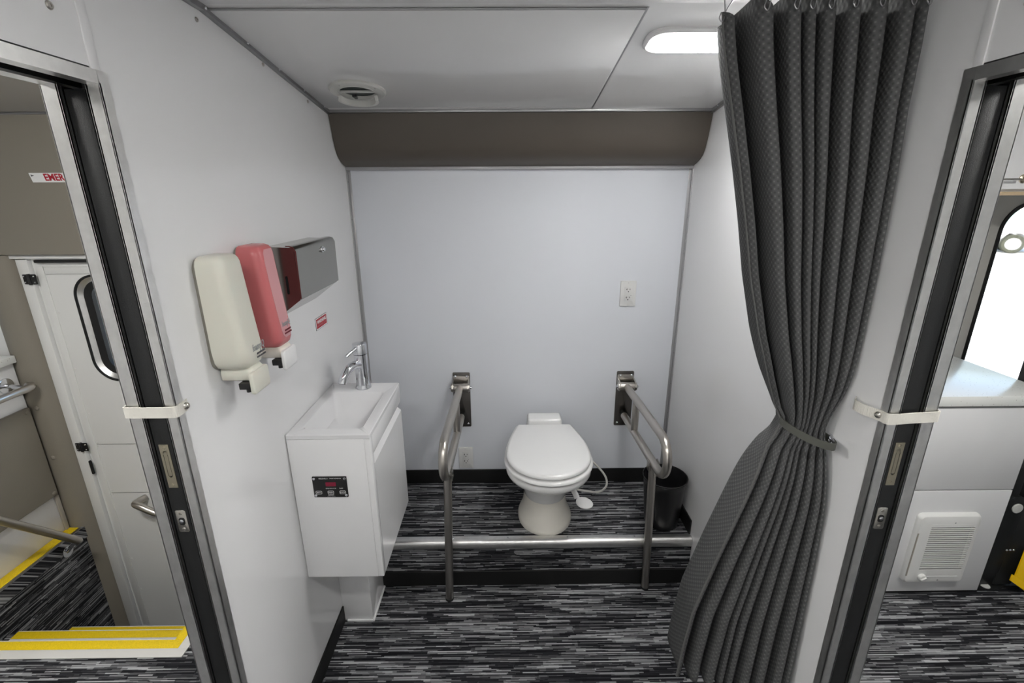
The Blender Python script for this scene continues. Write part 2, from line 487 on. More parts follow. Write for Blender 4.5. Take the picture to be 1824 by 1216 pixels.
# wall/ceiling edge channels
for i, (x, s) in enumerate(((XL, 1), (XR, -1))):
    bm = new()
    for (y0, y1, z0, z1) in ((JY, 1.18, 1.988, 1.988), (1.18, 1.905, 1.988, 1.892)):
        a = Vector((0, y1 - y0, z1 - z0)); Ln = a.length
        M = frame((x, y0, z0), a, (s, 0, 0)) if s > 0 else frame((x, y0, z0), (-1, 0, 0), a)
        if s > 0: prism(bm, [(0, 0), (Ln, 0), (Ln, 0.013), (0, 0.013)], 0.012, M, 0.001)
        else: prism(bm, [(0, 0), (0.013, 0), (0.013, Ln), (0, Ln)], 0.012, frame((x, y0, z0), (-1, 0, 0), a), 0.001)
    # make sure it hangs below the ceiling
    lo = min(v.co.z for v in bm.verts)
    if lo > 1.885:
        for v in bm.verts: v.co.z -= 0.012
    tr = struct('trim_%d' % (6 + i), bm, M_ALUD, 'metal channel along the top of the partition')
    for k in range(6):
        y = 1.02 + k * 0.165
        z = 1.988 + (SLOPE * (y - 1.18) if y > 1.18 else 0) - 0.006
        bm = new(); dome(bm, frame((x + s * 0.013, y, z), (0, s, 0), (0, 0, 1)), 0.0035, 0.0025, 10)
        obj('screw', bm, M_CHROME, tr)

# cove (taupe vinyl)
cp = [(1.905, 1.892), (1.916, 1.845), (1.928, 1.800), (1.942, 1.765), (1.960, 1.740), (1.985, 1.725), (2.02, 1.712), (2.05, 1.705), (2.062, 1.704), (2.062, 1.90)]
bm = new(); prism(bm, cp, XR - XL - 0.004, frame((XL + 0.002, 0, 0), (0, 1, 0), (0, 0, 1)))
struct('trim_8', bm, M_COVE, 'taupe vinyl cove above the back wall', smooth=50)

# partitions with the pocket doors
def partition(side):
    s = 1 if side == 'left' else -1
    xi = XL if s > 0 else XR                      # bathroom face
    def X(a): return xi - s * a                    # a metres into the partition
    def bx(bm, a0, a1, *r, **k): q = sorted((X(a0), X(a1))); box(bm, q[0], q[1], *r, **k)
    yb = YB
    bm = new()
    bx(bm, 0, 0.022, JY + 0.004, yb, 0, 1.986)
    # wall above the door track, running on over the aisle
    bx(bm, 0.001, 0.021, -0.5, JY + 0.003, 1.795, 1.986)
    wl = struct('wall_' + side, bm, M_WALL, smooth=0)
    bm = new()
    bx(bm, 0.070, 0.092, JY + 0.004, yb, 0, 1.986); bx(bm, 0.071, 0.091, -0.5, JY + 0.003, 1.795, 1.986)
    struct('wall_%s_outer' % side, bm, M_WALL, smooth=0)
    bm = new(); bx(bm, 0.0225, 0.0695, JY + 0.05, yb, 1.825, 1.986)
    struct('wall_%s_upper' % side, bm, M_WALL, smooth=0)
    # seam strip over the corner and screw
    bm = new(); bx(bm, -0.0018, 0.001, JY - 0.008, JY + 0.010, 1.792, 1.986, 0.0005)
    obj('corner_strip', bm, M_WALL, wl)
    bm = new(); screw_head(bm, (FL if s > 0 else FR)(JY - 0.055, 1.862, xi - s * 0.001), 0.006, 0.003)
    obj('screw', bm, M_STEEL, wl)
    if s > 0:
        for (y, z) in ((1.165, 1.955), (1.444, 1.935), (1.729, 1.893)):
            bm = new(); screw_head(bm, FL(y, z), 0.005, 0.003); obj('screw', bm, M_STEEL, wl)
    # aluminium jamb : two angles, one each side of the slot
    ti = 9 if s > 0 else 11
    bm = new()
    bx(bm, -0.002, 0.021, JY, JY + 0.004, 0, 1.774, 0.0006)
    bx(bm, -0.002, 0.0, JY, JY + 0.022, 0, 1.792)
    bx(bm, 0.018, 0.021, JY, JY + 0.03, 0, 1.774)
    struct('trim_%d' % ti, bm, M_ALU, 'aluminium jamb angle on the washroom side', smooth=0)
    bm = new()
    bx(bm, 0.066, 0.094, JY, JY + 0.004, 0, 1.774, 0.0006)
    bx(bm, 0.092, 0.094, JY, JY + 0.022, 0, 1.792)
    bx(bm, 0.066, 0.069, JY, JY + 0.03, 0, 1.774)
    struct('trim_%d' % (ti + 1), bm, M_ALU, 'aluminium jamb angle on the far side', smooth=0)
    # header
    hi = 13 if s > 0 else 14
    bm = new()
    bx(bm, -0.002, 0.0, -0.5, JY - 0.0003, 1.7755, 1.792); bx(bm, -0.002, 0.021, -0.5, JY - 0.0003, 1.7715, 1.7755)
    bx(bm, 0.092, 0.094, -0.5, JY - 0.0003, 1.7755, 1.792); bx(bm, 0.066, 0.094, -0.5, JY - 0.0003, 1.7715, 1.7755)
    h = struct('trim_%d' % hi, bm, M_ALU, 'aluminium header over the pocket door', smooth=0)
    bm = new(); bx(bm, 0.018, 0.021, -0.5, JY + 0.05, 1.775, 1.82); bx(bm, 0.066, 0.069, -0.5, JY + 0.05, 1.775, 1.82)
    bx(bm, 0.021, 0.066, -0.5, JY + 0.05, 1.815, 1.822)
    obj('door_track', bm, M_DARK, h)
    # the door itself, pushed back into the slot
    word = 'left' if s > 0 else 'right'
    d = thing('pocket_door', 'charcoal-edged pocket door slid into the %s partition' % ('sink-side' if s > 0 else 'curtain-side'), 'door', (X(0.0435), JY + 0.3, 0.01), 'pocket doors')
    bm = new(); bx(bm, 0.0265, 0.0605, JY + 0.004, JY + 0.72, 0.01, 1.765, bev=0.001)
    obj('panel', bm, M_DOOR, d)
    bm = new(); bx(bm, 0.0215, 0.0225, JY + 0.006, JY + 0.03, 0.01, 1.77); bx(bm, 0.0642, 0.0655, JY + 0.006, JY + 0.03, 0.01, 1.77)
    obj('edge_seal', bm, M_BLACK, d)
    fy = JY + 0.004
    cxp = X(0.043 if s > 0 else 0.040)
    # edge pull
    zc = 1.071 if s > 0 else 1.060
    bm = new(); holeplate(bm, 0.019, 0.100, (0.005, 0.014, 0.022, 0.086), 0.0016, frame((cxp - 0.0095, fy, zc - 0.05), (1, 0, 0), (0, 0, 1)), 0.002, n=32)
    ep = obj('edge_pull', bm, M_BRASS, d)
    bm = new(); prism(bm, rrect(0.0072, 0.058, 0.002, cx=0, cy=0.007), 0.0016, frame((cxp, fy, zc), (1, 0, 0), (0, 0, 1)))
    cyl(bm, (cxp, fy + 0.0005, zc - 0.031), (cxp, fy - 0.0015, zc - 0.031), 0.0055, n=18)
    obj('pull_lever', bm, M_BRASS, ep)
    for dz in (0.043, -0.043):
        bm = new(); screw_head(bm, frame((cxp, fy - 0.0016, zc + dz), (1, 0, 0), (0, 0, 1)), 0.0033, 0.001); obj('screw', bm, M_BRASS, ep)
    # latch plate
    zc = 0.938 if s > 0 else 0.927
    bm = new(); prism(bm, rrect(0.022, 0.054, 0.004), 0.0016, frame((cxp, fy, zc), (1, 0, 0), (0, 0, 1)), bev=0.0004)
    lp = obj('latch_plate', bm, M_NICK, d)
    bm = new(); prism(bm, rrect(0.0125, 0.018, 0.005), 0.0018, frame((cxp, fy - 0.0005, zc), (1, 0, 0), (0, 0, 1)))
    obj('bolt_recess', bm, M_DARK, lp)
    bm = new(); cyl(bm, (cxp, fy, zc + 0.001), (cxp, fy - 0.0045, zc + 0.001), 0.0045, n=18, bev=0.001); obj('bolt', bm, M_CHROME, lp)
    for dz in (0.0195, -0.0195):
        bm = new(); screw_head(bm, frame((cxp, fy - 0.0016, zc + dz), (1, 0, 0), (0, 0, 1)), 0.0036, 0.001); obj('screw', bm, M_NICK, lp)
    return X
partition('left'); partition('right')

# baseboards
def base(name, boxes):
    bm = new()
    for b in boxes: box(bm, *b, bev=0.0015, seg=1)
    struct(name, bm, M_BLACK)
base('baseboard_left', [(XL, XL + 0.006, JY + 0.024, 1.461, 0, 0.075)])
base('baseboard_right', [(XR - 0.006, XR, JY + 0.024, 1.632, 0, 0.077), (XR - 0.006, XR, 1.66, YB - 0.007, ZP, ZP + 0.072)])
base('baseboard_back', [(XL + 0.007, XR - 0.007, YB - 0.007, YB, ZP, ZP + 0.074)])
base('baseboard_platform_left', [(XL, XL + 0.006, 1.66, YB - 0.007, ZP, ZP + 0.072)])
base('baseboard_step', [(XL + 0.007, XR - 0.007, 1.630, 1.637, 0, 0.074)])
# aluminium nosing of the platform
bm = new()
pf = [(1.662, 0.2225), (1.662, 0.2265), (1.645, 0.2285), (1.634, 0.2265), (1.627, 0.220), (1.626, 0.208), (1.628, 0.196), (1.632, 0.188), (1.637, 0.188), (1.637, 0.2225)]
prism(bm, pf, XR - XL - 0.004, frame((XL + 0.002, 0, 0), (0, 1, 0), (0, 0, 1)))
n_ = struct('trim_15', bm, M_ALU, 'aluminium nosing on the platform edge', smooth=60)
for x in (-0.53, -0.24, -0.01, 0.24, 0.52):
    bm = new(); dome(bm, Matrix.Translation((x, 1.650, 0.2275)), 0.004, 0.002, 10); obj('screw', bm, M_CHROME, n_)

# enclosure around the aisle
bm = new(); box(bm, -3.2, 3.4, -0.56, -0.5, -0.06, 2.04)
struct('wall_aisle', bm, M_WALL, smooth=0)
bm = new(); box(bm, -3.26, -3.2, -0.5, 2.12, -0.8, 2.04); struct('wall_far_left', bm, M_WALL, smooth=0)
bm = new(); box(bm, 3.4, 3.46, -0.5, 2.12, -0.06, 2.04); struct('wall_far_right', bm, M_WALL, smooth=0)

# ================================================================== LAMPS
def ceiling_light(x0, x1, y, label, lens, slope=True, group='ceiling lights'):
    xc = (x0 + x1) / 2; W = x1 - x0
    if slope: M = slope_frame(xc, y); z = 1.988 + SLOPE * (y - 1.18)
    else: M = frame((xc, y, 1.988), (1, 0, 0), (0, -1, 0)); z = 1.988
    t = thing('ceiling_light', label, 'ceiling light', (xc, y, z - 0.02), group)
    bm = new()
    H = 0.125
    o1 = rrect(W, H, 0.045, 8); o2 = rrect(W - 0.012, H - 0.012, 0.040, 8); i1 = rrect(W - 0.030, H - 0.030, 0.033, 8)
    rings = [[(p[0], p[1], 0) for p in o1], [(p[0], p[1], 0.006) for p in o1], [(p[0], p[1], 0.011) for p in o2], [(p[0], p[1], 0.011) for p in i1], [(p[0], p[1], 0.004) for p in i1]]
    loft(bm, rings, True, True, M)
    obj('bezel', bm, M_WHITE, t)
    bm = new(); prism(bm, rrect(W - 0.032, H - 0.032, 0.032, 8), 0.016, M, bev=0.006, seg=3)
    obj('lens', bm, lens, t)
    return t
ceiling_light(0.345, 0.655, 1.345, 'rounded bright ceiling light beside the curtain top', M_LAMP)
ceiling_light(-0.62, -0.20, 0.10, 'added unseen aisle fill light before the washroom, on the sink side', M_AISLE_FILL, False)  # this and the next: unseen lamps added for even ambient light
ceiling_light(0.30, 0.72, 0.10, 'added unseen aisle fill light before the washroom, on the curtain side', M_AISLE_FILL, False)
ceiling_light(-1.60, -1.18, 0.75, 'added unseen fill light over the entrance stairs', M_BAY_FILL, False)  # unseen lamp added to brighten the entrance bay
ceiling_light(1.25, 1.56, 0.75, 'added unseen fill light over the galley counter', M_BAY_FILL, False)  # unseen lamp added to lift the galley bay towards daylight level

# ceiling vent
vx, vy = -0.474, 1.682
vz = 1.988 + SLOPE * (vy - 1.18)
vt = thing('ceiling_vent', 'round white ceiling vent with its flap tilted open', 'vent', (vx, vy, vz - 0.03))
VM = slope_frame(vx, vy) @ Matrix.Translation((0, 0, 0.0036))
def ring(bm, ro, ri, z0, z1, M, n=48, bevel=0.002):
    pr = [(ro, z0), (ro, z1 - bevel), (ro - bevel, z1), (ri + bevel, z1), (ri, z1 - bevel), (ri, z0)]
    loft(bm, [[(r * math.cos(2 * PI * k / n), r * math.sin(2 * PI * k / n), z) for k in range(n)] for r, z in pr], False, False, M)
bm = new(); ring(bm, 0.088, 0.057, 0.0, 0.009, VM, bevel=0.004); obj('flange', bm, M_VENT, vt)
bm = new(); ring(bm, 0.0585, 0.055, 0.0, 0.0105, VM); obj('collar', bm, M_VENT, vt)
bm = new(); prism(bm, [(0.056 * math.cos(2 * PI * k / 40), 0.056 * math.sin(2 * PI * k / 40)) for k in range(40)], 0.0015, VM); obj('duct_opening', bm, mat('duct_dark', (0.01, 0.02, 0.02, 1), 0.4), vt)
bm = new(); box(bm, -0.054, 0.054, -0.006, 0.004, 0.003, 0.008, M=VM); obj('cross_bar', bm, M_VENT, vt)
bm = new()
FMx = VM @ Matrix.Translation((0, -0.048, 0.012)) @ Matrix.Rotation(math.radians(-30), 4, 'X')
FMx = VM @ Matrix.Translation((0, 0, 0.018))
# flap: curved lip under the collar
pts = []
for k in range(25):
    a = PI + PI * k / 24; pts.append(a)
loft(bm, [[(0.052 * math.cos(a), -0.052 * math.sin(a) * -1, 0) for a in pts] + [(0.061 * math.cos(a), 0.061 * math.sin(a), 0) for a in reversed(pts)],
          [(0.054 * math.cos(a), 0.054 * math.sin(a), 0.016) for a in pts] + [(0.064 * math.cos(a), 0.064 * math.sin(a), 0.016) for a in reversed(pts)]], True, True, VM @ Matrix.Translation((0, 0, 0.017)))
obj('flap', bm, M_VENT, vt)
bm = new(); prism(bm, [(-0.007, 0.010), (0.007, 0.010), (0.004, -0.014), (-0.004, -0.014)], 0.008, VM @ Matrix.Translation((-0.012, -0.012, 0.012))); obj('knob', bm, M_BIN, vt)
for a in (0.5, 2.1, 3.7, 5.3):
    bm = new(); screw_head(bm, VM @ Matrix.Translation((0.073 * math.cos(a), 0.073 * math.sin(a), 0.0085)), 0.003, 0.001); obj('screw', bm, M_TRIMW, vt)

# ================================================================== TOILET
tc = 0.155
T = thing('toilet', 'white toilet with closed lid on the carpeted platform', 'toilet', (tc, 1.8, ZP))
def oval(ax, yf, yb, z, n=48, p=2.3):
    yc = (yf + yb) / 2; ay = (yb - yf) / 2; out = []
    for k in range(n):
        a = 2 * PI * k / n; c, s = math.cos(a), math.sin(a)
        out.append((tc + ax * abs(c) ** (2 / p) * (1 if c >= 0 else -1), yc + ay * abs(s) ** (2 / p) * (1 if s >= 0 else -1), z))
    return out
def egg(aw, yf, ym, yb, wb, z, n=30):
    """toilet seat outline: half ellipse in front of ym, narrowing towards yb."""
    out = []
    for k in range(n + 1):
        a = PI * k / n
        out.append((tc + aw * math.cos(a), ym - (ym - yf) * math.sin(a), z))
    m = 10
    for k in range(1, m + 1):
        s = k / m; x = wb + (aw - wb) * math.cos(PI / 2 * s); out.append((tc - x, ym + (yb - ym) * s, z))
    for k in range(m, 0, -1):
        s = k / m; x = wb + (aw - wb) * math.cos(PI / 2 * s); out.append((tc + x, ym + (yb - ym) * s, z))
    return out
bm = new()
prof = [(0.0, 0.118, 1.664, 1.955, 2.1), (0.012, 0.118, 1.664, 1.955, 2.1), (0.022, 0.114, 1.668, 1.953, 2.1), (0.045, 0.102, 1.684, 1.948, 2.1), (0.075, 0.0945, 1.696, 1.943, 2.15),
        (0.11, 0.092, 1.702, 1.94, 2.2), (0.130, 0.092, 1.702, 1.94, 2.2)]
loft(bm, [oval(a, f, b, ZP + z, p=p) for z, a, f, b, p in prof])
obj('pedestal', bm, M_BEIGE, T, 60)
bm = new()
prof = [(0.130, 0.0925, 1.700, 1.94), (0.134, 0.0945, 1.698, 1.94), (0.17, 0.098, 1.690, 1.94), (0.205, 0.104, 1.672, 1.943)]
R1 = [oval(a, f, b, ZP + z, p=2.2) for z, a, f, b in prof]
R1 += [oval(0.118, 1.632, 1.948, ZP + 0.245, p=2.2), oval(0.138, 1.575, 1.95, ZP + 0.285, p=2.15), oval(0.150, 1.543, 1.95, ZP + 0.305, p=2.1)]
loft(bm, R1)
obj('bowl', bm, M_CERAM, T, 60)
bm = new()
def eggs(aw, yf, wb, z): return egg(aw, yf, 1.665, 1.935, wb, z)
loft(bm, [eggs(0.150, 1.535, 0.12, ZP + 0.302), eggs(0.162, 1.508, 0.126, ZP + 0.313), eggs(0.1695, 1.4955, 0.130, ZP + 0.330), eggs(0.169, 1.497, 0.130, ZP + 0.342), eggs(0.164, 1.503, 0.128, ZP + 0.347), eggs(0.152, 1.516, 0.12, ZP + 0.349), eggs(0.150, 1.518, 0.12, ZP + 0.357)])
obj('rim', bm, M_CERAM, T, 60)
def slab(z0, z1, g, name, m, crown=0.0):
    bm = new()
    r = [eggs(0.163 - g, 1.498 + g, 0.118, z0 - 0.002), eggs(0.165 - g, 1.496 + g, 0.12, z0 + 0.001), eggs(0.176 - g, 1.484 + g, 0.126, z0 + 0.004), eggs(0.176 - g, 1.484 + g, 0.126, z1 - 0.006), eggs(0.172 - g, 1.489 + g, 0.124, z1 - 0.002), eggs(0.164 - g, 1.497 + g, 0.119, z1)]
    if crown: r += [egg(0.12, 1.55, 1.665, 1.89, 0.09, z1 + crown * 0.7), egg(0.05, 1.62, 1.665, 1.80, 0.03, z1 + crown)]
    loft(bm, r); return obj(name, bm, m, T, 60)
slab(ZP + 0.3590, ZP + 0.3750, 0.0, 'seat', M_CERAM)
lid = None
bm = new()
def el(aw, yf, wb, z, yb=1.900): return egg(aw, yf, 1.665, yb, wb, z)
loft(bm, [el(0.158, 1.504, 0.112, ZP + 0.3795), el(0.160, 1.502, 0.114, ZP + 0.3815), el(0.168, 1.4935, 0.120, ZP + 0.384), el(0.168, 1.4935, 0.120, ZP + 0.390), el(0.165, 1.497, 0.118, ZP + 0.396), el(0.155, 1.508, 0.112, ZP + 0.399), el(0.10, 1.57, 0.07, ZP + 0.401, 1.87), el(0.04, 1.63, 0.03, ZP + 0.402, 1.79)])
obj('lid', bm, M_CERAM, T, 60)
bm = new()
t = bmesh.new(); bmesh.ops.create_cube(t, size=1)
for v in t.verts:
    top = v.co.z > 0
    v.co = Vector((0.158 + v.co.x * (0.150 if top else 0.168), 1.944 + v.co.y * (0.075 if top else 0.085), ZP + (0.420 if top else 0.31)))
bmesh.ops.bevel(t, geom=t.edges[:], offset=0.010, segments=3, profile=0.5, affect='EDGES'); merge(bm, t)
obj('rear_housing', bm, M_CERAM, T, 40)
for s in (-1, 1):
    bm = new(); cyl(bm, (tc + s * 0.085, 1.908, ZP + 0.380), (tc + s * 0.115, 1.908, ZP + 0.380), 0.009, n=16, bev=0.002); obj('hinge', bm, M_CERAM, T)
# pedal
bm = new()
tube(bm, smooth_path([(0.235, 1.80, 0.395), (0.262, 1.785, 0.385), (0.283, 1.775, 0.355), (0.292, 1.765, 0.335)], 5), 0.014, n=14, flat=(0.45, 1))
pp = [(0.0 + 0.040 * math.cos(a) * (1 if math.cos(a) > 0 else 0.85), 0.029 * math.sin(a)) for a in [2 * PI * k / 28 for k in range(28)]]
prism(bm, pp, 0.006, frame((0.318, 1.742, 0.325), (1, -0.10, -0.12), (0.05, 1, 0.30)), bev=0.002)
obj('flush_pedal', bm, M_CERAM, T, 50)
bm = new()
tube(bm, smooth_path([(0.30, 1.985, 0.43), (0.36, 1.99, 0.405), (0.415, 1.97, 0.365), (0.448, 1.925, 0.335), (0.442, 1.875, 0.318), (0.40, 1.835, 0.316), (0.34, 1.815, 0.335), (0.26, 1.82, 0.35)], 6), 0.0048, n=10)
obj('water_hose', bm, mat('pale_hose', (0.5, 0.49, 0.46, 1), 0.4), T)

# ================================================================== GRAB BARS
def grab_bar(s, xw, xo, xl, ylg, label):
    """s=-1 left, +1 right; xw x of the bar at the wall, xo x at the far end, xl foot x."""
    g = thing('grab_bar', label, 'grab bar', (xw, YB, 0.67), 'fold-up grab bars')
    px0, px1 = (-0.262, -0.182) if s < 0 else (0.503, 0.583)
    bm = new(); prism(bm, rrect(px1 - px0, 0.278, 0.006, 4), 0.004, FB((px0 + px1) / 2, 0.671), bev=0.001)
    obj('wall_plate', bm, mat('plate_steel', (0.16, 0.15, 0.14, 1), 0.3, 1) if s < 0 else MATS['plate_steel'], g)
    for (dx, z) in ((0.014, 0.795), (-0.014, 0.795), (0.014, 0.548), (-0.014, 0.548)):
        xx = (px0 if dx > 0 else px1) + dx
        bm = new(); dome(bm, FB(xx, z, YB - (0.015 if z > 0.7 else 0.004)), 0.006, 0.004); obj('plate_screw', bm, M_CHROME, g)
    # saddle + pivot barrel
    bm = new()
    xc = (px0 + px1) / 2
    prism(bm, rrect(0.074, 0.034, 0.006, 4), 0.010, FB(xc, 0.778, YB - 0.004), bev=0.003)
    for q in (px0 + 0.002, px1 - 0.007):
        prism(bm, [(-0.004, -0.022), (0.045, -0.022), (0.062, -0.010), (0.066, 0.004), (0.058, 0.018), (0.040, 0.026), (-0.004, 0.030)], 0.005, frame((q, YB - 0.004, 0.752), (0, -1, 0), (0, 0, 1)) if False else frame((q + 0.005, YB - 0.004, 0.752), (0, -1, 0), (0, 0, 1)))
    obj('hinge_bracket', bm, M_STEEL, g)
    bm = new(); cyl(bm, (px0 - 0.003, YB - 0.046, 0.752), (px1 + 0.003, YB - 0.046, 0.752), 0.019, n=28, bev=0.002)
    obj('hinge_barrel', bm, M_STEEL, g)
    bm = new(); e = px0 - 0.008 if s > 0 else px1 + 0.008
    cyl(bm, (px0 - 0.010, YB - 0.046, 0.752), (px1 + 0.010, YB - 0.046, 0.752), 0.0065, n=14, bev=0.0015); obj('hinge_pin', bm, M_CHROME, g)
    # loop
    zt, zb = 0.752, 0.602; yn = 1.553; rc = (zt - zb) / 2
    def xa(y): return xw + (xo - xw) * (2.0 - y) / 0.5
    pts = [(xa(y), y, zt) for y in (2.010, 1.9, 1.8, 1.7, 1.62)]
    for k in range(0, 17):
        a = PI / 2 + PI * k / 16
        y = yn + rc * 1.0 * math.cos(a); pts.append((xa(y), y, (zt + zb) / 2 + rc * math.sin(a)))
    pts += [(xa(y), y, zb) for y in (1.62, 1.7, 1.8, 1.9, 2.02)]
    bm = new(); tube(bm, pts, 0.0165, n=22); obj('rail_loop', bm, M_STEEL, g, 60)
    bm = new(); yy = 1.862; tube(bm, [(xa(yy), yy, zt), (xa(yy), yy, (zt + zb) / 2), (xa(yy), yy, zb)], 0.0155, n=22); obj('brace', bm, M_STEEL, g, 60)
    bm = new(); cyl(bm, (xa(2.02), 2.02, zb), (xa(2.02), YB - 0.004, zb), 0.012, n=20); ring(bm, 0.0175, 0.012, 0, 0.004, frame((xa(2.02), 2.024, zb), (1, 0, 0), (0, 0, 1)), 24, 0.001); obj('stop_bumper', bm, M_BLACK, g)
    # leg
    bm = new(); top = (xa(ylg), ylg + 0.004, 0.588)
    tube(bm, [top, ((top[0] + xl) / 2, ylg, 0.29), (xl, ylg, 0.004)], 0.0155, n=22)
    lg = obj('leg', bm, M_STEEL, g, 60)
    bm = new()
    box(bm, top[0] - 0.020, top[0] - 0.0165, ylg - 0.014, ylg + 0.018, 0.570, 0.612, 0.001); box(bm, top[0] + 0.0165, top[0] + 0.020, ylg - 0.014, ylg + 0.018, 0.570, 0.612, 0.001)
    cyl(bm, (top[0] - 0.022, ylg + 0.004, 0.584), (top[0] + 0.022, ylg + 0.004, 0.584), 0.005, n=12)
    obj('leg_hinge', bm, M_STEEL, lg)
    bm = new(); cyl(bm, (xl, ylg, 0), (xl, ylg, 0.010), 0.0168, n=22, bev=0.001); obj('rubber_foot', bm, M_BLACK, lg)
    return g
grab_bar(-1, -0.225, -0.236, -0.252, 1.560, 'steel fold-down grab bar between sink cabinet and toilet')
grab_bar(1, 0.541, 0.561, 0.569, 1.607, 'steel fold-down grab bar between toilet and black bin')

# ================================================================== OUTLETS
def outlet(x, z, label):
    o = thing('power_outlet', label, 'outlet', (x, YB, z), 'wall outlets')
    t = bm = new()
    prism(bm, rrect(0.070, 0.114, 0.004, 4), 0.006, FB(x, z), bev=0.003); obj('cover_plate', bm, M_OUT, o)
    bm = new(); prism(bm, rrect(0.034, 0.067, 0.002, 3), 0.0015, FB(x, z, YB - 0.006), bev=0.0006); rc = obj('receptacle', bm, M_OUT, o)
    bm = new()
    for dz in (0.020, -0.016):
        for dx, h in ((-0.0064, 0.008), (0.0064, 0.0065)):
            box(bm, x + dx - 0.0011, x + dx + 0.0011, YB - 0.0080, YB - 0.0072, z + dz - h / 2, z + dz + h / 2)
        box(bm, x - 0.0100, x - 0.0064, YB - 0.0080, YB - 0.0072, z + dz - 0.001, z + dz + 0.001)
        cyl(bm, (x, YB - 0.0072, z + dz - 0.0105), (x, YB - 0.0080, z + dz - 0.0105), 0.0024, n=12)
    cyl(bm, (x + 0.0125, YB - 0.0072, z - 0.008), (x + 0.0125, YB - 0.0080, z - 0.008), 0.0012, n=10)
    obj('slots', bm, M_DARK, rc)
    bm = new()
    for dz in (0.002,): box(bm, x - 0.006, x + 0.006, YB - 0.0085, YB - 0.0072, z + dz - 0.0022, z + dz + 0.0022, 0.0003)
    obj('test_button', bm, M_OUT, rc)
    for dz in (0.049, -0.049):
        bm = new(); dome(bm, FB(x, z + dz, YB - 0.006), 0.003, 0.001, 12); obj('screw', bm, M_OUT, o)
outlet(0.529, 1.176, 'white power outlet high on the back wall')
outlet(-0.214, 0.363, 'white power outlet low behind the left grab bar')

# ================================================================== WASTE BIN
bm = new()
bx_, by_ = 0.662, 1.752
prof = [(0.066, 0.0), (0.070, 0.003), (0.074, 0.05), (0.080, 0.12), (0.086, 0.19), (0.090, 0.222), (0.0935, 0.226), (0.0935, 0.230), (0.090, 0.231), (0.088, 0.226), (0.084, 0.19), (0.072, 0.03), (0.064, 0.006), (0.0001, 0.006)]
lathe(bm, prof, (bx_, by_, ZP), 48)
tag(obj('waste_bin', bm, M_BIN, smooth=40), 'round black plastic waste bin in the back right corner', 'bin')

# ================================================================== VANITY
VX = -0.409
V = thing('sink_cabinet', 'glossy white wall-hung sink cabinet', 'cabinet', (-0.53, 1.44, 0.42))
bm = new()
box(bm, XL + 0.002, VX - 0.018, 1.244, 1.262, 0.420, 0.917, 0.0008); box(bm, XL + 0.002, VX - 0.018, 1.622, 1.640, 0.420, 0.917, 0.0008)
box(bm, XL + 0.002, VX - 0.018, 1.262, 1.622, 0.420, 0.436); box(bm, XL + 0.002, XL + 0.012, 1.262, 1.622, 0.436, 0.917)
obj('body', bm, M_GLOSS, V)
# front (facing +x): door with a bevelled finger pull, strip above
bm = new()
pr = [(0.0, 0.420), (0.0177, 0.420), (0.0177, 0.822), (0.0, 0.838)]
prism(bm, [(p[0], p[1]) for p in pr], 0.372, frame((VX - 0.0177, 1.268 + 0.372, 0), (1, 0, 0), (0, 0, 1)))
door = obj('door', bm, M_GLOSS, V)
bm = new(); box(bm, VX - 0.0177, VX, 1.2445, 1.2668, 0.4205, 0.9165, 0.0008); box(bm, VX - 0.0177, VX, 1.2672, 1.6395, 0.857, 0.9165, 0.0008)
obj('front_rail', bm, M_GLOSS, V)
bm = new(); box(bm, VX - 0.0178, VX - 0.0160, 1.2672, 1.6395, 0.836, 0.858)
obj('finger_pull', bm, M_WHITE, V)
# pipe cover
bm = new(); box(bm, XL + 0.0, -0.541, 1.462, 1.629, 0.0, 0.4195, 0.002)
pc = tag(obj('pipe_cover', bm, M_WALL), 'white boxed pipe cover standing under the sink cabinet', 'pipe cover')
bm = new(); tube(bm, [(-0.640, 1.459, 0.004), (-0.538, 1.459, 0.004), (-0.538, 1.627, 0.004)], 0.005, n=8); obj('sealant_bead', bm, M_WHITE, pc)

# sink slab with a basin
bm = new()
zt = 0.932; t = bmesh.new()
ox0, ox1, oy0, oy1 = XL + 0.001, VX + 0.001, 1.2425, 1.6425
def rct(x0, x1, y0, y1, z, r, n=5):
    return [(p[0], p[1], z) for p in rrect(x1 - x0, y1 - y0, r, n, (x0 + x1) / 2, (y0 + y1) / 2)]
rings = [rct(ox0 + .002, ox1 - .002, oy0 + .002, oy1 - .002, 0.9175, .003), rct(ox0, ox1, oy0, oy1, 0.9185, .004), rct(ox0, ox1, oy0, oy1, zt - 0.002, .004), rct(ox0 + .002, ox1 - .002, oy0 + .002, oy1 - .002, zt, .003),
         rct(-0.622, -0.441, 1.282, 1.560, zt, .014), rct(-0.619, -0.444, 1.285, 1.556, zt - 0.003, .014), rct(-0.612, -0.450, 1.290, 1.540, 0.900, .02), rct(-0.595, -0.465, 1.300, 1.50, 0.872, .03), rct(-0.56, -0.50, 1.32, 1.44, 0.866, .02)]
loft(bm, rings, False, True)
sk = tag(obj('sink_basin', bm, M_SINK, smooth=40), 'white rectangular basin top resting on the wall-hung cabinet', 'sink')
bm = new(); cyl(bm, (-0.475, 1.300, 0.874), (-0.475, 1.300, 0.880), 0.018, n=24, bev=0.002)
obj('drain', bm, M_CHROME, sk)

